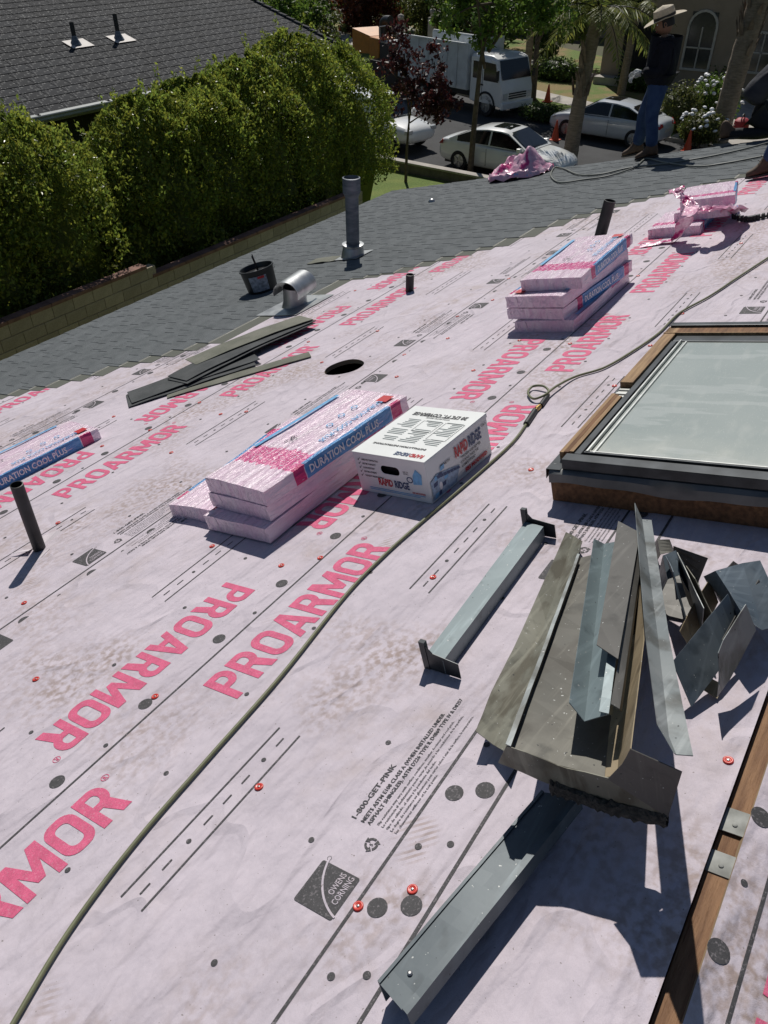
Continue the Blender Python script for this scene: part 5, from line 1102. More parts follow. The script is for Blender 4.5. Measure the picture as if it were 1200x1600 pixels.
def hedge_shrub(label,x,ztop,rx,n_,seed,ry=1.5):
    r=random.Random(seed); y0=11.32+ry; z0=.45; t=empty('hedge_shrub',T((x,y0,z0)),label,'shrub','tall shrubs of the hedge'); hz=(ztop-z0); items=[]
    def surf(a,h):    # dome on a column, lumpy all over
        q=max(0,(h-.42)/.58); pr=max(.02,1-q**3.0)**.5; w_=Vector((x+rx*math.cos(a),ry*math.sin(a),h*hz)); lump=1+.24*noise.noise(w_*.9)+.20*noise.noise(w_*2.3)+.08*noise.noise(w_*6)
        return pr*lump
    def hp(a,h):
        w_=Vector((x+rx*math.cos(a),ry*math.sin(a),h*hz)); return h*hz*(1+.07*noise.noise(w_*1.3+Vector((9,0,0))))
    while len(items)<n_:
        a=r.uniform(0,2*PI); h=1-r.random()**1.5*.66
        if math.sin(a)>.75 and h<.8: continue
        k=surf(a,h); dep=r.random()**1.6*.26; p=Vector((rx*k*math.cos(a)*(1-dep),ry*k*math.sin(a)*(1-dep),hp(a,h)*(1-.05*dep)))
        out=Vector((math.cos(a)/rx,math.sin(a)/ry,.25+1.6*max(0,h-.45))).normalized(); d=(out*.35+Vector((0,0,.55))+rvec(r)*.95).normalized(); nn=(out*.5+Vector((0,0,.3))+rvec(r)*1.1); nn=(nn-d*nn.dot(d)).normalized()
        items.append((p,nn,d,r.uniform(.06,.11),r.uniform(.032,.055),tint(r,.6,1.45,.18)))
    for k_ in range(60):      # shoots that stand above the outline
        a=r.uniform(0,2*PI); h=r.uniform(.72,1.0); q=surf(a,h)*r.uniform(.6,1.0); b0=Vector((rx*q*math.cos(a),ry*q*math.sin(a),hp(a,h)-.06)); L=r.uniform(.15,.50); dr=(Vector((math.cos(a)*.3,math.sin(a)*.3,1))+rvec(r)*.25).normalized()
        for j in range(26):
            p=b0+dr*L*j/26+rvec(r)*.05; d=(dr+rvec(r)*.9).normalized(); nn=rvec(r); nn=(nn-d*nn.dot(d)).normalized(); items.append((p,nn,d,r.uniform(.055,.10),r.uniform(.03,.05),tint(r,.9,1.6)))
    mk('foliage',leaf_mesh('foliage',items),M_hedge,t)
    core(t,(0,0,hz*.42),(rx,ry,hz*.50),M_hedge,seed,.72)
    mb=MB(); mb.tube([(0,0,-.1),(.02,.03,hz*.3),(0,0,hz*.8)],[.07,.06,.02],7); mb.build('stem',M_bark,t)
HS=[(3.2,4.6,1.6),(4.9,4.65,1.6),(6.5,4.62,1.6),(8.05,4.52,1.45),(10.85,4.45,1.4),(12.2,4.58,1.55),(13.6,4.75,1.6),(15.2,5.02,1.65),(16.8,4.60,1.40)]
HL=['shrub of the hedge mostly outside the left edge of the picture','shrub of the hedge at the left edge of the picture','bushy shrub second in view from the left in the hedge','shrub left of the notch that shows the dark neighbouring wall','shrub just right of the notch that shows the dark wall','middle shrub of the hedge below the pale gutter','shrub left of the tallest one in the hedge','tallest shrub of the hedge, its top above the neighbouring roof corner','last shrub at the street end of the hedge, rounded and lower']
for i,(x,zt_,rx) in enumerate(HS): hedge_shrub(HL[i],x,zt_,rx,16000 if i>0 else 3000,20+i)
# low filler where the hedge dips
hedge_shrub('low shrub filling the notch in the hedge below the dark wall',9.6,3.55,1.0,9000,44,1.35)

# ------------------------------------------------------------------ trees, palms, bushes
def tree(name,label,base,crowns,m,n_,leaf,trunk,seed,group=None,cat='tree',clump=.35,limbs=5):
    r=random.Random(seed); b0=Vector(base); t=empty(name,T(b0),label,cat,group); items=[]; cl=[]
    for c,r3,wgt in crowns:
        c=Vector(c)-b0
        for k in range(int(34*wgt)):
            v=rvec(r); q=r.random()**.45; cl.append((c+Vector((v.x*r3[0],v.y*r3[1],v.z*r3[2]))*q,clump*r.uniform(.6,1.3),v))
    for i in range(n_):
        p0,cr,v=cl[r.randrange(len(cl))]; p=p0+rvec(r)*cr*r.random()**.5; d=(rvec(r)+Vector((0,0,-.35))).normalized(); nn=(Vector((0,0,.8))+rvec(r)); nn=(nn-d*nn.dot(d)).normalized()
        items.append((p,nn,d,leaf*r.uniform(.7,1.3),leaf*.62*r.uniform(.7,1.2),tint(r)))
    mk('crown',leaf_mesh('crown',items),m,t)
    mb=MB(); top=Vector(crowns[0][0])-b0; tr,dx=trunk
    pts=[Vector((0,0,-.1)),Vector((dx[0]*.3,dx[1]*.3,top.z*.35)),Vector((dx[0],dx[1],top.z*.65)),top]
    mb.tube(smooth_path(pts,5),[tr*(1-.75*i/15) for i in range(16)],9); mb.build('trunk',M_bark,t,smooth=True)
    for k in range(limbs):
        p0=pts[1].lerp(pts[3],.25+.55*k/limbs); e=cl[r.randrange(len(cl))][0]; mb=MB(); mb.tube(smooth_path([p0,p0.lerp(e,.5)+Vector((0,0,.12)),e],4),[tr*.45*(1-.8*i/8) for i in range(9)],6); mb.build('limb',M_bark,t,smooth=True)
    return t
M_purple=leafmat('purple_leaf',(.045,.015,.016),(.11,.028,.028),.35); M_grn=leafmat('mid_green_leaf',(.10,.18,.028),(.17,.25,.045),.5); M_dkg=leafmat('dark_green_leaf',(.05,.095,.02),(.09,.14,.03),.45); M_red_l=leafmat('reddish_leaf',(.09,.025,.015),(.15,.045,.02),.35); M_olv=leafmat('olive_leaf',(.09,.11,.028),(.15,.165,.045),.4)
tree('young_tree','young purple leaved tree with thin trunk beside the hedge end',(22.5,14.35,.2),[((22.4,14.0,3.2),(.85,1.05,1.15),1),((22.5,13.1,2.6),(.6,.75,.7),.7),((22.3,14.5,4.0),(.35,.45,.6),.3)],M_purple,3000,.13,(.055,(.02,-.1)),1,clump=.26)
tree('street_tree','tall forked street tree with large green leaves between the white cars',(24.95,13.3,.1),[((25.3,12.6,6.2),(2.0,2.3,1.7),1.2),((25.2,14.2,5.0),(1.2,1.0,.9),.6),((25.6,11.4,5.1),(1.1,1.0,.9),.5),((25.2,13.1,4.3),(.7,.6,.5),.25)],M_grn,6500,.17,(.11,(.05,-.2)),2,clump=.42)
tree('street_tree','dark crowned street tree on the far side behind the truck cab',(37.4,16.9,.12),[((37.2,17.0,4.6),(2.4,2.4,1.7),1.3),((36.4,18.6,4.2),(1.5,1.3,1.2),.5),((36.8,15.6,4.0),(1.2,1.2,1.0),.5)],M_dkg,9000,.17,(.17,(0,.1)),3,clump=.5)
BG=[((44,37,.1),((44,37,2.0),(2.4,2.6,1.9)),M_grn,'rounded bright green bush behind the wood chipper'),((41.5,41,.1),((41.5,41,2.4),(2.6,2.6,2.4)),M_dkg,'dark evergreen bush at far left behind the neighbouring roof corner'),((47,33,.1),((47,33,2.6),(2.0,2.0,2.2)),M_red_l,'red leaved tree behind the dump truck'),((50.5,31,.1),((50.5,31,2.0),(2.6,2.6,2.0)),M_olv,'olive shrub mass behind the dump truck bed'),((46,25,.1),((46,25,3.6),(2.6,2.8,2.6)),M_dkg,'tall dark tree behind the truck cab'),((51,25.5,.1),((51,25.5,3.4),(3.2,3.2,3.0)),M_grn,'broad green tree farthest back above the truck'),((54,38,.1),((54,38,3),(4,4,3.2)),M_dkg,'large dark tree filling the far background at upper left'),((47,20.5,.1),((47,20.5,3.4),(2.6,2.4,2.8)),M_dkg,'dark tree standing left of the tan house'),((58,32,.1),((58,32,3.2),(4,4,3.4)),M_dkg,'large dark tree filling the far background above the truck'),((43.5,33.5,.1),((43.5,33.5,1.2),(1.3,1.5,1.0)),M_olv,'flowering low shrub beside the wood chipper'),((37,46,.1),((37,46,2.6),(3.5,3.5,2.6)),M_dkg,'dark tree mass beyond the roof edge at upper left'),((49,44,.1),((49,44,2.6),(3.0,3.0,2.6)),M_grn,'green tree second from left in the far background'),((41.8,28.6,.1),((41.8,28.6,.55),(.8,.9,.5)),M_grn,'small clipped green shrub beyond the gate posts')]
for i,(b0,(c,r3),m,lab) in enumerate(BG): tree('background_tree' if r3[2]>1.3 else 'background_shrub',lab,b0,[(c,r3,2.0 if r3[2]>1 else .6)],m,6500 if r3[2]>1.3 else 1800,.26 if r3[2]>1.3 else .16,(.12,(0,0)),60+i,'greenery beyond the street','tree' if r3[2]>1.3 else 'shrub',clump=.62 if r3[2]>1.3 else .3,limbs=3)
# dark hedge line far behind so that no bare ground shows at the top
r=random.Random(5); items=[]
for i in range(16000):
    a=r.random(); p=Vector((34+a*34,62-a*40,0)); p+=Vector((r.uniform(-1.2,1.2),r.uniform(-1.2,1.2),r.random()**.7*5.5)); d=rvec(r); nn=rvec(r); nn=(nn-d*nn.dot(d)).normalized(); items.append((p,nn,d,.42*r.uniform(.6,1.3),.3*r.uniform(.6,1.2),tint(r)))
tag(mk('far_woods',leaf_mesh('far_woods',items),M_dkg),'dark mass of far off foliage along the top of the picture','foliage',kind='stuff')
# flowering bush with white heads by the far house
def bush(label,c,r3,m,n_,leaf,seed,flower=0,cat='shrub'):
    r=random.Random(seed); c=Vector(c); t=empty('flowering_bush' if flower else 'garden_bush',T((c.x,c.y,.1)),label,cat); items=[]; c=c-Vector((c.x,c.y,.1))
    for i in range(n_):
        v=rvec(r); q=r.uniform(.55,1)*(1+.2*noise.noise(v*2.5+Vector((seed,0,0)))); p=c+Vector((v.x*r3[0],v.y*r3[1],v.z*r3[2]))*q
        if p.z<0: continue
        d=(v*.6+rvec(r)).normalized(); nn=(v+rvec(r)*.7); nn=(nn-d*nn.dot(d)).normalized(); items.append((p,nn,d,leaf*r.uniform(.7,1.3),leaf*.5,tint(r)))
    mk('foliage',leaf_mesh('foliage',items),m,t); core(t,c,r3,m,seed,.72)
    mb=MB(); mb.tube([(0,0,-.1),(0,0,c.z)],[.05,.03],6); mb.build('stem',M_bark,t)
    for i in range(flower):
        v=rvec(r); v.z=abs(v.z)*.9+.05; v.x=-abs(v.x) if r.random()<.8 else v.x; v.normalize(); p=c+Vector((v.x*r3[0],v.y*r3[1],v.z*r3[2]))*1.04
        mb=MB(); mb.lathe([(.01,-.03),(.075,-.01),(.085,.02),(.05,.05),(.005,.055)],8); mb.build('flower_head',M_wht,t,T(p)@RX(r.uniform(-.6,.6))@RY(r.uniform(-.8,.2)),smooth=True)
    return t
bush('rose bush covered with white blooms before the tan house',(36.389,8.553,0.9),(.95,1.15,1.15),M_grn,3800,.12,4,60)
bush('lower rose bush with a few white blooms beside the planter',(33.133,7.922,0.7),(.7,.9,.65),M_olv,2200,.11,6,22)
bush('olive green garden bush behind the man in the straw hat',(34.968,9.388,0.8),(.85,.95,1.1),M_olv,3000,.12,5)
bush('dark clipped shrub beneath the shaded side window of the tan house',(44.545,10.262,0.8),(1.0,1.3,1.0),M_dkg,2500,.14,7)
bush('dark shrub in the shadow beside the front walk',(42.981,18.149,0.5),(.8,1.6,.7),M_dkg,2500,.14,8); bush('dark shrub at the foot of the tan house beside the thin palm',(42.475,13.607,0.5),(.7,1.3,.6),M_dkg,2200,.14,9); bush('leafy ground cover bush in the parkway by the truck nose',(34.033,14.777,0.3),(.6,1.2,.4),M_dkg,1800,.12,10); bush('trailing green bush hanging over the planter edge',(33.659,8.328,0.45),(.5,.6,.45),M_grn,1500,.11,11)
# palms
M_ptr=mat('palm_trunk',(.20,.155,.11),.9,col2=(.30,.24,.18),scale=5,stretch=(1,1,4),bump=.03,bscale=14); M_frond=leafmat('palm_frond',(.16,.20,.04),(.26,.28,.07),.45); M_boots=mat('palm_boots',(.25,.19,.14),.9,col2=(.12,.085,.06),scale=4,bump=.04,bscale=9)
def palm(label,base,h,r0,r1,seed,nf,fl,lean=(0,0),shag=0,droop=1.0):
    r=random.Random(seed); b0=Vector(base); t=empty('palm_tree',T(b0),label,'palm tree','palms along the street'); mb=MB(); N_=26; pts=[];rs_=[]
    for i in range(N_+1):
        f=i/N_; pts.append(Vector((lean[0]*f*f,lean[1]*f*f,-.15+(h+.15)*f))); rs_.append((r0+(r1-r0)*f)*(1+.05*(i%2))+(shag*.10*max(0,f-.35)*abs(noise.noise(Vector((f*9,seed,0))))))
    mb.tube(pts,rs_,14); mb.build('trunk',M_ptr,t,smooth=50); top=pts[-1]
    if shag:
        for k in range(int(46*shag)):
            f=r.uniform(.45,1.0); a=r.uniform(0,2*PI); p=Vector((lean[0]*f*f,lean[1]*f*f,h*f)); rad=(r0+(r1-r0)*f)*1.02; o=Vector((math.cos(a),math.sin(a),0)); s_=Vector((-math.sin(a),math.cos(a),0)); L=r.uniform(.3,.6); w_=r.uniform(.07,.14)
            mb=MB(); mb.add([tuple(p+o*rad-s_*w_),tuple(p+o*rad+s_*w_),tuple(p+o*(rad+.09)+s_*w_*.6+Vector((0,0,L*.6))),tuple(p+o*(rad+.15)+Vector((0,0,L))),tuple(p+o*(rad+.09)-s_*w_*.6+Vector((0,0,L*.6)))],[(0,1,2,3,4)]); mb.build('leaf_base',M_boots,t,solid=.03)
    for k in range(nf):
        a=2*PI*k/nf*2.4+r.uniform(-.2,.2); el=r.uniform(-.15,1.25); o=Vector((math.cos(a),math.sin(a),0)); L=fl*r.uniform(.85,1.1); sp_=[]
        for i in range(15):
            f=i/14; sp_.append(top+o*(L*f*math.cos(el)*(1-.12*f))+Vector((0,0,L*f*math.sin(el)-droop*L*.55*f*f)))
        items=[]
        for i in range(1,15):
            d0=(sp_[i]-sp_[i-1]).normalized(); sd_=d0.cross(Vector((0,0,1))); sd_=sd_.normalized() if sd_.length>.01 else Vector((1,0,0))
            for sg in (-1,1):
                for q in range(3):
                    b_=sp_[i-1].lerp(sp_[i],q/3.); ll=.62*fl/2.6*math.sin(PI*(.12+.86*i/14))*r.uniform(.8,1.1); d=(sd_*sg*.8+d0*.55+Vector((0,0,-.55))+rvec(r)*.25).normalized(); nn=d.cross(d0); nn=(nn-d*nn.dot(d)).normalized(); items.append((b_+d*ll*.5,nn,d,ll,.045,tint(r,.7,1.3)))
        fo=mk('frond',leaf_mesh('frond',items),M_frond,t); mb=MB(); mb.tube(sp_,[.022*(1-.8*i/14) for i in range(15)],5); mb.build('stalk',M_frond,fo)
    return t
palm('nearest palm with ragged brown trunk standing left of the man in the straw hat',(28.3,11.1,.02),4.6,.27,.20,1,22,2.9,(.15,-.25),.45,1.1)
palm('thin ringed palm on the dry lawn in front of the tan house',(41.0,13.95,.12),3.6,.20,.15,2,16,2.4,(0,-.15),0,1.0)
palm('thick shaggy palm trunk at the right edge beside the crouching worker',(34.0,7.45,.12),6.4,.36,.34,3,16,3.2,(.3,-.35),1.3,.9)
palm('slender palm at the left of the tan house entrance, mostly hidden by its fronds',(39.5,18.3,.12),4.8,.18,.14,4,16,2.6,(0,0),0,1.1)

# ------------------------------------------------------------------ far house
M_tanw=mat('tan_stucco',(.34,.27,.20),.92,var=.06,scale=2,bump=.01,bscale=40); M_wing=mat('grey_beige_stucco',(.30,.27,.26),.92,var=.05,scale=2); M_rooft=mat('brown_tile',(.17,.11,.085),.85,var=.25,scale=6); M_pane=mat('window_glass',(.03,.035,.04),.12,var=.2,spec=.8); M_trimw=mat('pale_window_trim',(.50,.47,.42),.7)
fh=empty('far_house',T((0,0,.1)),'tan stucco house with arched window and shaded side wing across the street','house')
mb=MB(); mb.box(43.8,54,6.0,16.2,0,6.5); mb.build('main_wall',M_tanw,fh)
mb=MB(); mb.box(41.6,54,-6,5.98,0,5.8); mb.build('side_wing',M_wing,fh)
mb=MB(); mb.box(43.2,54.5,5.6,16.8,6.5,6.62); mb.add([(43.2,5.6,6.63),(43.2,16.8,6.63),(54.5,16.8,6.63),(54.5,5.6,6.63),(48.5,9,8.4),(48.5,13.5,8.4)],[(0,1,5,4),(1,2,5),(2,3,4,5),(3,0,4)]); mb.build('roof',M_rooft,fh)
mb=MB(); mb.add([(40.9,-6.4,5.1),(40.9,6.3,5.1),(45,6.3,6.4),(45,-6.4,6.4),(40.9,-6.4,4.95),(40.9,6.3,4.95)],[(0,1,2,3),(0,4,5,1)]); mb.build('wing_roof',M_rooft,fh)
# entry as a flat dark panel with painted shade; windows: real frames and panes
mb=MB(); mb.box(43.74,43.79,13.6,15.2,0,2.7); mb.build('entry_shade_panel',M_dark,fh)
def win(y0,y1,z0,z1,x,arch=0):
    t=MB(); v,f=fill_loops([[(y0-.1,z0-.1),(y1+.1,z0-.1),(y1+.1,z1+.05)]+(arc((y0+y1)/2,z1,(y1-y0)/2+.1,(y1-y0)/2+.1,0,180,10) if arch else [(y1+.1,z1+.1),(y0-.1,z1+.1)]),[(y0,z0),(y1,z0),(y1,z1)]+(arc((y0+y1)/2,z1,(y1-y0)/2,(y1-y0)/2,0,180,10) if arch else [(y0,z1)])])
    t.add([(x-.06,p[0],p[1]) for p in v],f); wn=t.build('window',M_trimw,fh,solid=.08)
    mb=MB(); mb.box(x-.03,x-.02,y0,y1,z0,z1+((y1-y0)/2 if arch else 0)); mb.build('pane',M_pane,wn)
    mb=MB(); mb.box(x-.08,x-.035,(y0+y1)/2-.03,(y0+y1)/2+.03,z0,z1); mb.box(x-.08,x-.035,y0,y1,(z0+z1)/2-.03,(z0+z1)/2+.03); mb.build('muntin',M_trimw,wn)
win(10.9,12.1,1.0,2.7,43.8,1); win(8.0,9.3,1.1,2.6,43.8); win(12.0,13.2,4.2,5.4,43.8); win(3.6,4.6,2.2,3.3,41.6); win(1.4,2.4,2.2,3.3,41.6); win(4.9,5.4,1.6,3.4,41.6)
mb=MB(); mb.box(43.0,43.78,13.2,16.2,-.1,.35); mb.build('porch_step',M_conc,fh)
# planter box at the kerb of that house
pl=empty('planter',T((36.6,10.3,.12)),'low concrete planter under the rose bushes','planter'); mb=MB(); mb.box(-.9,.9,-1.3,1.3,0,.38); mb.build('rim',M_conc,pl,bevel=.02); mb=MB(); mb.box(-.78,.78,-1.18,1.18,.381,.40); mb.build('soil',M_soil,pl)
# second house behind the trees, left
f2=empty('background_house',T((0,0,.1)),'shaded house wall far behind the trees above the truck','house'); mb=MB(); mb.box(60,68,14,30,0,4.5); mb.build('wall',M_wing,f2); mb=MB(); mb.add([(59.4,13.4,4.5),(59.4,30.6,4.5),(68.6,30.6,4.5),(68.6,13.4,4.5),(64,16,6.3),(64,28,6.3)],[(0,1,5,4),(1,2,5),(2,3,4,5),(3,0,4)]); mb.build('roof',M_rooft,f2)
# gate posts with ball tops
for i,(p,lab) in enumerate((((41.374,26.844,0.1),'left gate post with a round stone ball on top behind the truck'),((44.89,26.89,0.1),'right gate post with a round stone ball on top behind the truck'))):
    t=empty('gate_post',T((p[0]+1.5,p[1]+1.0,.1)),lab,'gate post','gate posts with ball tops'); mb=MB(); mb.box(-.2,.2,-.2,.2,0,2.0); mb.build('pillar',M_conc,t,bevel=.02); mb=MB(); mb.lathe([(.01,2.0),(.12,2.03),(.08,2.08),(.17,2.2),(.19,2.28),(.16,2.38),(.01,2.45)],14); mb.build('ball',M_conc,t,smooth=True)

# ------------------------------------------------------------------ vehicles
def paint(name,col,rough=.3): return mat(name,col,rough,var=.03,scale=2,coat=.8,spec=.5)
M_tyre=mat('tyre',(.018,.018,.019),.85,var=.2); M_rim=mat('alloy_rim',(.32,.33,.34),.35,metal=.8); M_carglass=mat('tinted_glass',(.008,.009,.010),.08,var=.2,spec=.7); M_lamp=mat('lamp_lens',(.55,.56,.57),.12,spec=.8,var=.1); M_tail=mat('tail_lamp',(.30,.01,.01),.2,var=.1); M_trimb=mat('black_trim',(.015,.015,.016),.5)
def wheel(parent,x,y,r=.33,wd=.21):
    s=1 if y>0 else -1; M=T((x,y,r))@RX(-s*PI/2)
    mb=MB(); mb.lathe([(r*.62,-wd/2),(r*.95,-wd/2),(r,-wd*.3),(r,wd*.3),(r*.95,wd/2),(r*.62,wd/2)],28,M,cap=False); w_=mb.build('wheel',M_tyre,parent,smooth=40)
    mb=MB(); mb.lathe([(r*.64,wd*.46),(r*.60,wd*.30),(r*.15,wd*.36),(.01,wd*.38)],28,M,cap=False)
    for k in range(5):
        a=2*PI*k/5; mb.box(.06,r*.62,-.028,.028,wd*.30,wd*.47,M@RZ(a))
    mb.build('rim',M_rim,w_)
def cut_arches(o,xs,w,r):
    for x in xs:
        mb=MB(); mb.lathe([(r,-w-.3),(r,w+.3)],24,T((x,0,.33))@RX(PI/2)); c=mk('cut',mb.mesh('cut')); d=o.modifiers.new('bo','BOOLEAN'); d.object=c; d.operation='DIFFERENCE'; d.solver='EXACT'
        me=eval_mesh(o); o.modifiers.clear(); old=o.data; o.data=me; bpy.data.objects.remove(c)
def sedan(name,label,loc,head,col,L=4.75,Wd=1.82,H=1.44,sunroof=True,group='cars parked along the street'):
    hx=Vector((head[0],head[1],0)).normalized(); M=Matrix(((hx.x,-hx.y,0,loc[0]),(hx.y,hx.x,0,loc[1]),(0,0,1,loc[2]),(0,0,0,1))); t=empty(name,M,label,'car',group); h=L/2; w_=Wd/2
    st=[(-1.0,.72,.42,.60),(-.985,.80,.30,.86),(-.93,.90,.24,.97),(-.72,.97,.20,1.00),(-.45,1.0,.19,.97),(-.1,1.0,.19,.93),(.25,1.0,.19,.92),(.48,.99,.19,.93),(.70,.96,.20,.88),(.86,.91,.22,.80),(.955,.82,.26,.70),(1.0,.66,.36,.56)]
    rows=[]
    for x,kw,zb,zt_ in st:
        q=w_*kw; half=[(0,zb),(q*.80,zb),(q*.95,zb+.06),(q*1.0,zb+(zt_-zb)*.42),(q*.985,zb+(zt_-zb)*.66),(q*.955,zt_-.05),(q*.86,zt_-.005),(q*.5,zt_+.012)]
        full=half+[(0,zt_+.02)]+[(-a,c) for a,c in half[:0:-1]]; rows.append([(x*h,a,c) for a,c in full])
    mb=MB(); mb.grid(rows,close=True); n0=len(rows[0]); mb.add(rows[0],[tuple(range(n0))]); mb.add(rows[-1],[tuple(range(n0-1,-1,-1))])
    o=mb.build('body',col,t,smooth=45,sub=2,merge=True); me=eval_mesh(o); o.modifiers.clear(); o.data=me
    cut_arches(o,(-.60*h,.60*h),w_,.365)
    o.data.polygons.foreach_set('use_smooth',[True]*len(o.data.polygons)); o.data.set_sharp_from_angle(angle=math.radians(40))
    mb=MB(); mb.box(-.9*h,.9*h,-w_*.72,w_*.72,.17,.5); mb.build('underbody',M_trimb,t)
    # greenhouse
    GS=[(-.80,.985),(-.62,1.16),(-.42,1.36),(-.20,H-.01),(.02,H),(.14,H-.035),(.30,1.19),(.50,.93)]; zb=.93
    def gt_(x): 
        for (a,za),(c,zc) in zip(GS,GS[1:]):
            if a<=x<=c: return za+(zc-za)*(x-a)/(c-a)
        return zb
    def gp(x,k,sg,o_=0):   # k 0 belt .. 1 roof edge
        zt_=max(gt_(x),zb+.005); tt=(zt_-zb)/(H-zb)*k; return (x*h,sg*(w_*(.90-.205*tt)+o_),zb+(zt_-zb)*k)
    rows=[]
    for x,_ in GS:
        zt_=gt_(x); a=gp(x,0,-1); c=gp(x,.93,-1); rows.append([a,c,(x*h,-w_*.52*(1 if zt_>1.1 else 1.3),zt_+.008),(x*h,0,zt_+.022),(x*h,w_*.52*(1 if zt_>1.1 else 1.3),zt_+.008),gp(x,.93,1),gp(x,0,1)])
    mb=MB(); mb.grid(rows); mb.build('cabin',col,t,smooth=30)
    def glass(nm,pts,par=t):
        mb=MB(); mb.add(pts,[tuple(range(len(pts)))]); return mb.build(nm,M_carglass,par)
    for sg in (-1,1):
        for (xa,xb) in ((-.66,-.14),(-.11,.40)):
            xs=[xa+(xb-xa)*i/8 for i in range(9)]; lo=[gp(x,.06,sg,.007) for x in xs]; up_=[gp(x,.86,sg,.007) for x in xs[::-1]]; mb=MB(); mb.grid([lo,up_[::-1]]); mb.build('side_window',M_carglass,t)
    yq=.62
    def top_(x,y,o_=.012): return (x*h,y*w_,gt_(x)+.016+o_)
    mb=MB(); mb.grid([[top_(x,y*k,.014) for y in (-1,-.5,0,.5,1)] for x,k in ((.165,.60),(.30,.68),(.475,.76))]); mb.build('windscreen',M_carglass,t)
    mb=MB(); mb.grid([[top_(x,y*k,.014) for y in (-1,-.5,0,.5,1)] for x,k in ((-.46,.58),(-.62,.66),(-.765,.72))]); mb.build('rear_window',M_carglass,t)
    if sunroof: mb=MB(); mb.grid([[top_(x,y,.012) for y in (-.40,0,.40)] for x in (-.18,-.02,.09)]); mb.build('sunroof',M_carglass,t)
    for sg in (-1,1):
        wheel(t,-.60*h,sg*(w_-.11)); wheel(t,.60*h,sg*(w_-.11))
        mb=MB(); mb.box(.36*h,.42*h,sg*(w_*.93),sg*(w_*.93+.17),.93,1.05); mb.build('mirror',col,t,bevel=.02)
        mb=MB(); mb.add([(.90*h,sg*w_*.90,.66),(.965*h,sg*w_*.72,.60),(.962*h,sg*w_*.50,.66),(.91*h,sg*w_*.60,.745),(.84*h,sg*w_*.925,.735)],[(0,1,2,3,4)]); mb.build('headlight',M_lamp,t,solid=.03)
        mb=MB(); mb.add([(-.90*h,sg*w_*.945,.80),(-.99*h,sg*w_*.78,.74),(-.99*h,sg*w_*.45,.78),(-.975*h,sg*w_*.5,.88),(-.90*h,sg*w_*.93,.91)],[(0,1,2,3,4)]); mb.build('tail_light',M_tail,t,solid=.04)
        for x in (-.14,.42):     # shut lines and handles
            mb=MB(); mb.box(x*h-.005,x*h+.005,sg*(w_*.995),sg*(w_*1.004),.32,.86); mb.build('shut_line',M_trimb,t)
        for x in (-.22,.16): mb=MB(); mb.box(x*h,x*h+.17,sg*(w_*.985),sg*(w_*1.012),.735,.76); mb.build('door_handle',col,t,bevel=.004)
    mb=MB(); mb.box(h*.965,h*.995,-.45,.45,.36,.52); mb.build('grille',M_trimb,t,bevel=.01); mb=MB(); mb.box(-h*1.002,-h*.985,-.24,.24,.56,.68); mb.build('number_plate',M_trimw,t)
    return t
P_white=paint('white_car_paint',(.82,.83,.82)); P_silver=paint('silver_car_paint',(.55,.58,.61),.25)
sedan('sedan','white sedan with sunroof parked at the near kerb behind the crumpled wrap',(26.0,12.45,.0),(-.06,-1),P_white)
sedan('sedan','silver sedan parked on the far side beside the man in jeans',(32.62,11.35,.0),(.09,1),P_silver,4.7)
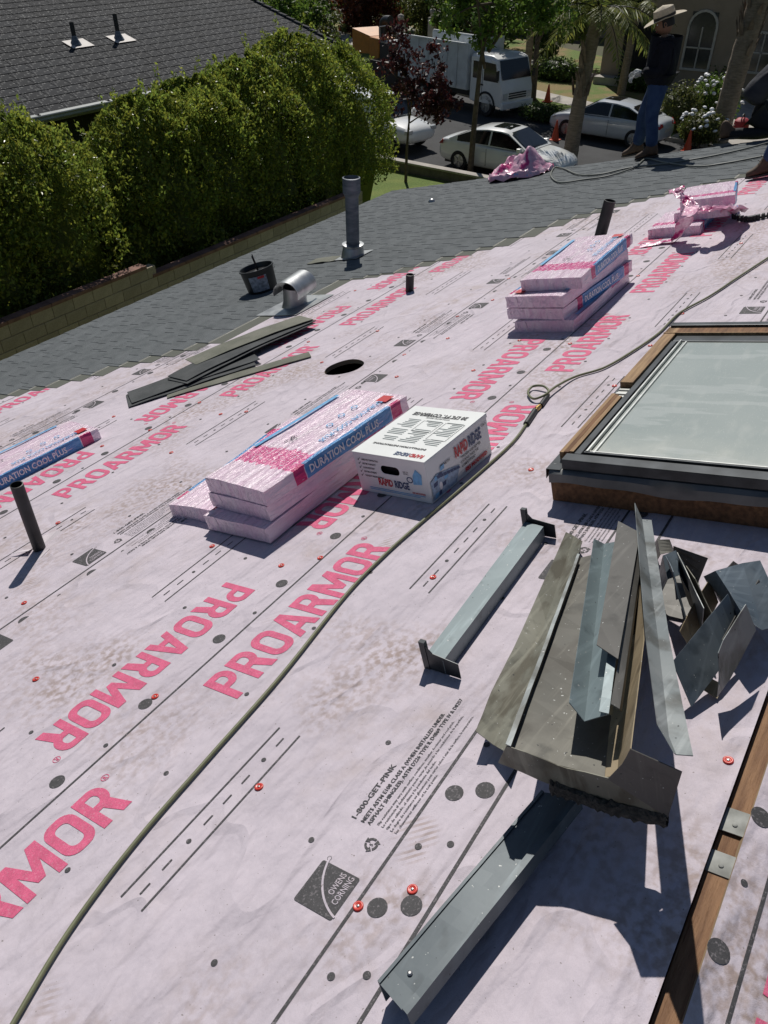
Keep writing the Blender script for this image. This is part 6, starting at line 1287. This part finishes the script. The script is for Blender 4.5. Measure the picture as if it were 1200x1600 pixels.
# white sport utility wagon behind the purple tree
def suv(label,loc,head):
    hx=Vector((head[0],head[1],0)).normalized(); M=Matrix(((hx.x,-hx.y,0,loc[0]),(hx.y,hx.x,0,loc[1]),(0,0,1,0),(0,0,0,1))); t=empty('wagon',M,label,'car','cars parked along the street'); h=2.4; w_=.95; rows=[]
    for x,kw,zb,zt_ in ((-1,.86,.4,.95),(-.97,.94,.32,1.05),(-.8,.99,.28,1.08),(.3,1,.28,1.06),(.5,.99,.28,1.05),(.8,.95,.3,.98),(.95,.86,.34,.88),(1,.7,.45,.7)):
        q=w_*kw; half=[(0,zb),(q*.8,zb),(q,zb+.15),(q,zt_-.2),(q*.95,zt_-.03)]; full=half+[(0,zt_+.01)]+[(-a,c) for a,c in half[:0:-1]]; rows.append([(x*h,a,c) for a,c in full])
    mb=MB(); mb.grid(rows,close=True); n0=len(rows[0]); mb.add(rows[0],[tuple(range(n0))]); mb.add(rows[-1],[tuple(range(n0-1,-1,-1))]); o=mb.build('body',P_white,t,smooth=45,sub=1,merge=True); me=eval_mesh(o); o.modifiers.clear(); o.data=me; cut_arches(o,(-.58*h,.60*h),w_,.40)
    rows=[[(x*h,-w_*.92,1.03),(x*h,-w_*k,z),(x*h,0,z+.03),(x*h,w_*k,z),(x*h,w_*.92,1.03)] for x,k,z in ((-.97,.86,1.05),(-.90,.76,1.62),(-.5,.74,1.74),(.0,.74,1.74),(.18,.75,1.66),(.46,.86,1.05))]; mb=MB(); mb.grid(rows); mb.build('cabin',P_white,t,smooth=30)
    for sg in (-1,1):
        for xa,xb in ((-.85,-.5),(-.46,-.08),(-.04,.30)):
            mb=MB(); mb.add([(xa*h,sg*(w_*.90+.008),1.10),(xb*h,sg*(w_*.90+.008),1.10),((xb-.05)*h,sg*(w_*.765+.01),1.60 if xb<.2 else 1.5),((xa+.02)*h,sg*(w_*.765+.01),1.60)],[(0,1,2,3)]); mb.build('side_window',M_carglass,t)
        wheel(t,-.58*h,sg*(w_-.12),.36,.23); wheel(t,.60*h,sg*(w_-.12),.36,.23)
        mb=MB(); mb.box(.40*h,.46*h,sg*w_*.93,sg*(w_*.93+.2),1.05,1.22); mb.build('mirror',P_white,t,bevel=.02)
        mb=MB(); mb.box(.90*h,.975*h,sg*w_*.55,sg*w_*.86,.70,.84); mb.build('headlight',M_lamp,t,bevel=.02)
    mb=MB(); mb.add([(.19*h,-w_*.70,1.66),(.19*h,w_*.70,1.66),(.46*h,w_*.82,1.08),(.46*h,-w_*.82,1.08)],[(0,1,2,3)]); mb.build('windscreen',M_carglass,t,T((.02,0,.02)))
    return t
suv('white wagon parked behind the purple leaved tree, half hidden by it',(27.0,18.6),(-.16,-1))
# landscaping dump truck
tk=empty('dump_truck',Matrix(((-.272,.962,0,35.15),(-.962,-.272,0,19.35),(0,0,1,0),(0,0,0,1))),'white cab over dump truck with high panelled bed parked across the street','truck')
P_tk=paint('white_truck_paint',(.80,.81,.80),.4); M_panel=mat('truck_bed_paint',(.60,.63,.64),.55,var=.1,scale=3)
mb=MB(); rows=[]
for x,wq,z0,z1 in ((1.35,1.0,.55,2.30),(1.6,1.0,.5,2.34),(2.55,1.0,.5,2.32),(2.85,1.0,.48,2.22),(3.10,.99,.45,1.50),(3.22,.97,.45,1.25),(3.26,.92,.5,.95)):
    w_=1.0*wq; rows.append([(x,-w_,z0),(x,-w_,z1-.12),(x,-w_*.92,z1),(x,w_*.92,z1),(x,w_,z1-.12),(x,w_,z0)])
mb.grid(rows,close=True); mb.add(rows[0],[tuple(range(6))]); mb.add(rows[-1],[tuple(range(5,-1,-1))]); o=mb.build('cab',P_tk,tk,smooth=30,bevel=.03,merge=True)
mb=MB(); mb.add([(3.135,-.90,1.46),(3.135,.90,1.46),(2.875,.86,2.16),(2.875,-.86,2.16)],[(0,1,2,3)]); mb.build('windscreen',M_carglass,tk,T((.014,0,.012)))
for sg in (-1,1):
    for pts in ([(2.15,1.38),(3.0,1.38),(2.80,2.05),(2.15,2.08)],[(1.50,1.42),(1.98,1.42),(1.98,2.06),(1.50,2.06)]):
        mb=MB(); mb.add([(a,sg*1.008,c) for a,c in pts],[(0,1,2,3)]); mb.build('side_window',M_carglass,tk)
    mb=MB(); mb.box(3.20,3.275,sg*.62,sg*.92,.72,.98); mb.build('headlight',M_lamp,tk,bevel=.02)
    mb=MB(); mb.box(3.05,3.10,sg*1.05,sg*1.22,1.45,1.85); mb.build('mirror',M_trimb,tk,bevel=.02)
    for x in (2.08,): mb=MB(); mb.box(x-.01,x+.01,sg*1.002,sg*1.008,.62,2.08); mb.build('shut_line',M_trimb,tk)
    mb=MB(); mb.box(2.0,2.14,sg*1.0,sg*1.03,1.18,1.24); mb.build('door_handle',M_trimb,tk)
    wheel(tk,2.35,sg*.88,.42,.24); wheel(tk,-1.75,sg*.88,.42,.24); wheel(tk,-1.75,sg*.62,.42,.22)
    mb=MB(); mb.tube([(2.35+.52*math.cos(a),sg*1.0,.42+.52*math.sin(a)) for a in [PI*k/12 for k in range(13)]],.05,6); mb.build('wheel_arch',M_trimb,tk)
mb=MB(); mb.box(3.18,3.34,-.98,.98,.36,.62); mb.build('bumper',P_tk,tk,bevel=.03)
for k in range(3): mb=MB(); mb.box(3.255,3.285,-.55,.55,.74+.09*k,.79+.09*k); mb.build('grille_slat',M_trimb,tk)
for sg in (-1,1): mb=MB(); mb.box(-3.2,3.0,sg*.38-.05,sg*.38+.05,.55,.75); mb.build('chassis_rail',M_trimb,tk)
for sg in (-1,1):
    mb=MB(); mb.box(-3.3,1.2,sg*1.05-.02,sg*1.05+.02,.95,2.60); mb.build('bed_side',M_panel,tk)
    for k in range(8): mb=MB(); x=-3.28+k*.63; mb.box(x,x+.09,sg*1.07 if sg>0 else -1.12,1.12 if sg>0 else -1.07,.95,2.62); mb.build('bed_stake',M_panel,tk,bevel=.008)
    mb=MB(); mb.box(-3.3,1.25,sg*1.10-.04,sg*1.10+.04,2.605,2.67); mb.build('top_rail',M_panel,tk,bevel=.008)
mb=MB(); mb.box(-3.3,1.2,-1.03,1.03,.88,.94); mb.build('bed_floor',M_panel,tk); mb=MB(); mb.box(1.205,1.25,-1.1,1.1,.9,2.8); mb.build('bed_front',M_panel,tk); mb=MB(); mb.box(-3.35,-3.305,-1.08,1.08,.9,2.2); mb.build('tailgate',M_panel,tk)
# two small red painted marks on the bed headboard
for yq in (-.45,.35): mb=MB(); mb.box(1.19,1.2045,yq-.14,yq+.14,2.25,2.6); mb.build('red_mark',M_red,tk)
# wood chipper behind the truck
M_org=mat('orange_paint',(.50,.19,.02),.5,var=.12,scale=4); ch=empty('wood_chipper',Matrix(((-.45,.893,0,38.2),(-.893,-.45,0,25.9),(0,0,1,0),(0,0,0,1))),'orange towable wood chipper behind the dump truck','wood chipper')
mb=MB(); mb.add([(-1.9,-.75,1.15),(-1.9,.75,1.15),(-1.9,.75,2.25),(-1.9,-.75,2.25),(-.55,-.42,1.25),(-.55,.42,1.25),(-.55,.42,2.0),(-.55,-.42,2.0)],[(0,1,5,4),(1,2,6,5),(2,3,7,6),(3,0,4,7)]); mb.build('feed_hopper',M_org,ch,solid=.04)
mb=MB(); mb.box(-.55,.45,-.5,.5,.9,2.0); mb.build('drum_housing',M_org,ch,bevel=.06); mb=MB(); mb.box(.46,1.35,-.45,.45,.95,1.85); mb.build('engine',M_trimb,ch,bevel=.05)
mb=MB(); mb.tube(smooth_path([(0,0,2.0),(0,0,2.5),(.25,0,2.75),(.8,0,2.8)],5),[.20]*16,10); mb.build('discharge_chute',M_trimb,ch,smooth=40)
mb=MB(); mb.box(-1.2,3.0,-.12,.12,.6,.72); mb.build('tow_bar',M_trimb,ch); mb=MB(); mb.box(-2.4,-1.85,-.75,.75,1.10,1.16); mb.build('feed_tray',M_org,ch)
for sg in (-1,1): wheel(ch,0,sg*.72,.38,.24); mb=MB(); mb.box(-.5,.5,sg*.6,sg*.9,.86,.92); mb.build('mudguard',M_trimb,ch)
mb=MB(); mb.box(.5,1.2,-.5,.5,1.86,1.92); mb.tube([(.5,-.4,1.9),(.4,-.4,2.5),(1.1,-.4,2.6)],.03,6); mb.build('guard_frame',M_rim,ch)
# skip of debris beside it
sk_=empty('debris_skip',Matrix(((-.3,.954,0,36.6),(-.954,-.3,0,24.0),(0,0,1,0),(0,0,0,1))),'dark debris skip between chipper and truck','skip'); mb=MB(); mb.add([(-.8,-.7,.3),(.8,-.7,.3),(.8,.7,.3),(-.8,.7,.3),(-1,-.85,1.3),(1,-.85,1.3),(1,.85,1.3),(-1,.85,1.3)],[(0,1,2,3),(0,1,5,4),(1,2,6,5),(2,3,7,6),(3,0,4,7)]); mb.build('tub',M_trimb,sk_,solid=.03)
mb=MB(); rows=[[(x/5.,y/5.,1.2+.18*noise.noise(Vector((x*.7,y*.7,0)))) for y in range(-4,5)] for x in range(-4,5)]; mb.grid(rows); mb.build('rubble',M_conc,sk_)
# traffic cones
M_cone=mat('orange_cone',(.62,.075,.02),.5,var=.08)
for p,lab in (((37.387,16.144,0.13),'orange traffic cone on the far sidewalk beside the dark tree'),((31.238,12.976,0),'orange traffic cone on the road in front of the silver sedan'),((32.43,8.14,0),'orange traffic cone behind the silver sedan near the roof edge')):
    t=empty('traffic_cone',T(p),lab,'traffic cone','orange traffic cones'); mb=MB(); mb.lathe([(.15,.03),(.03,.70),(.022,.72)],20); mb.build('cone_body',M_cone,t,smooth=40); mb=MB(); mb.box(-.19,.19,-.19,.19,0,.032); mb.build('base_plate',M_cone,t,bevel=.008)
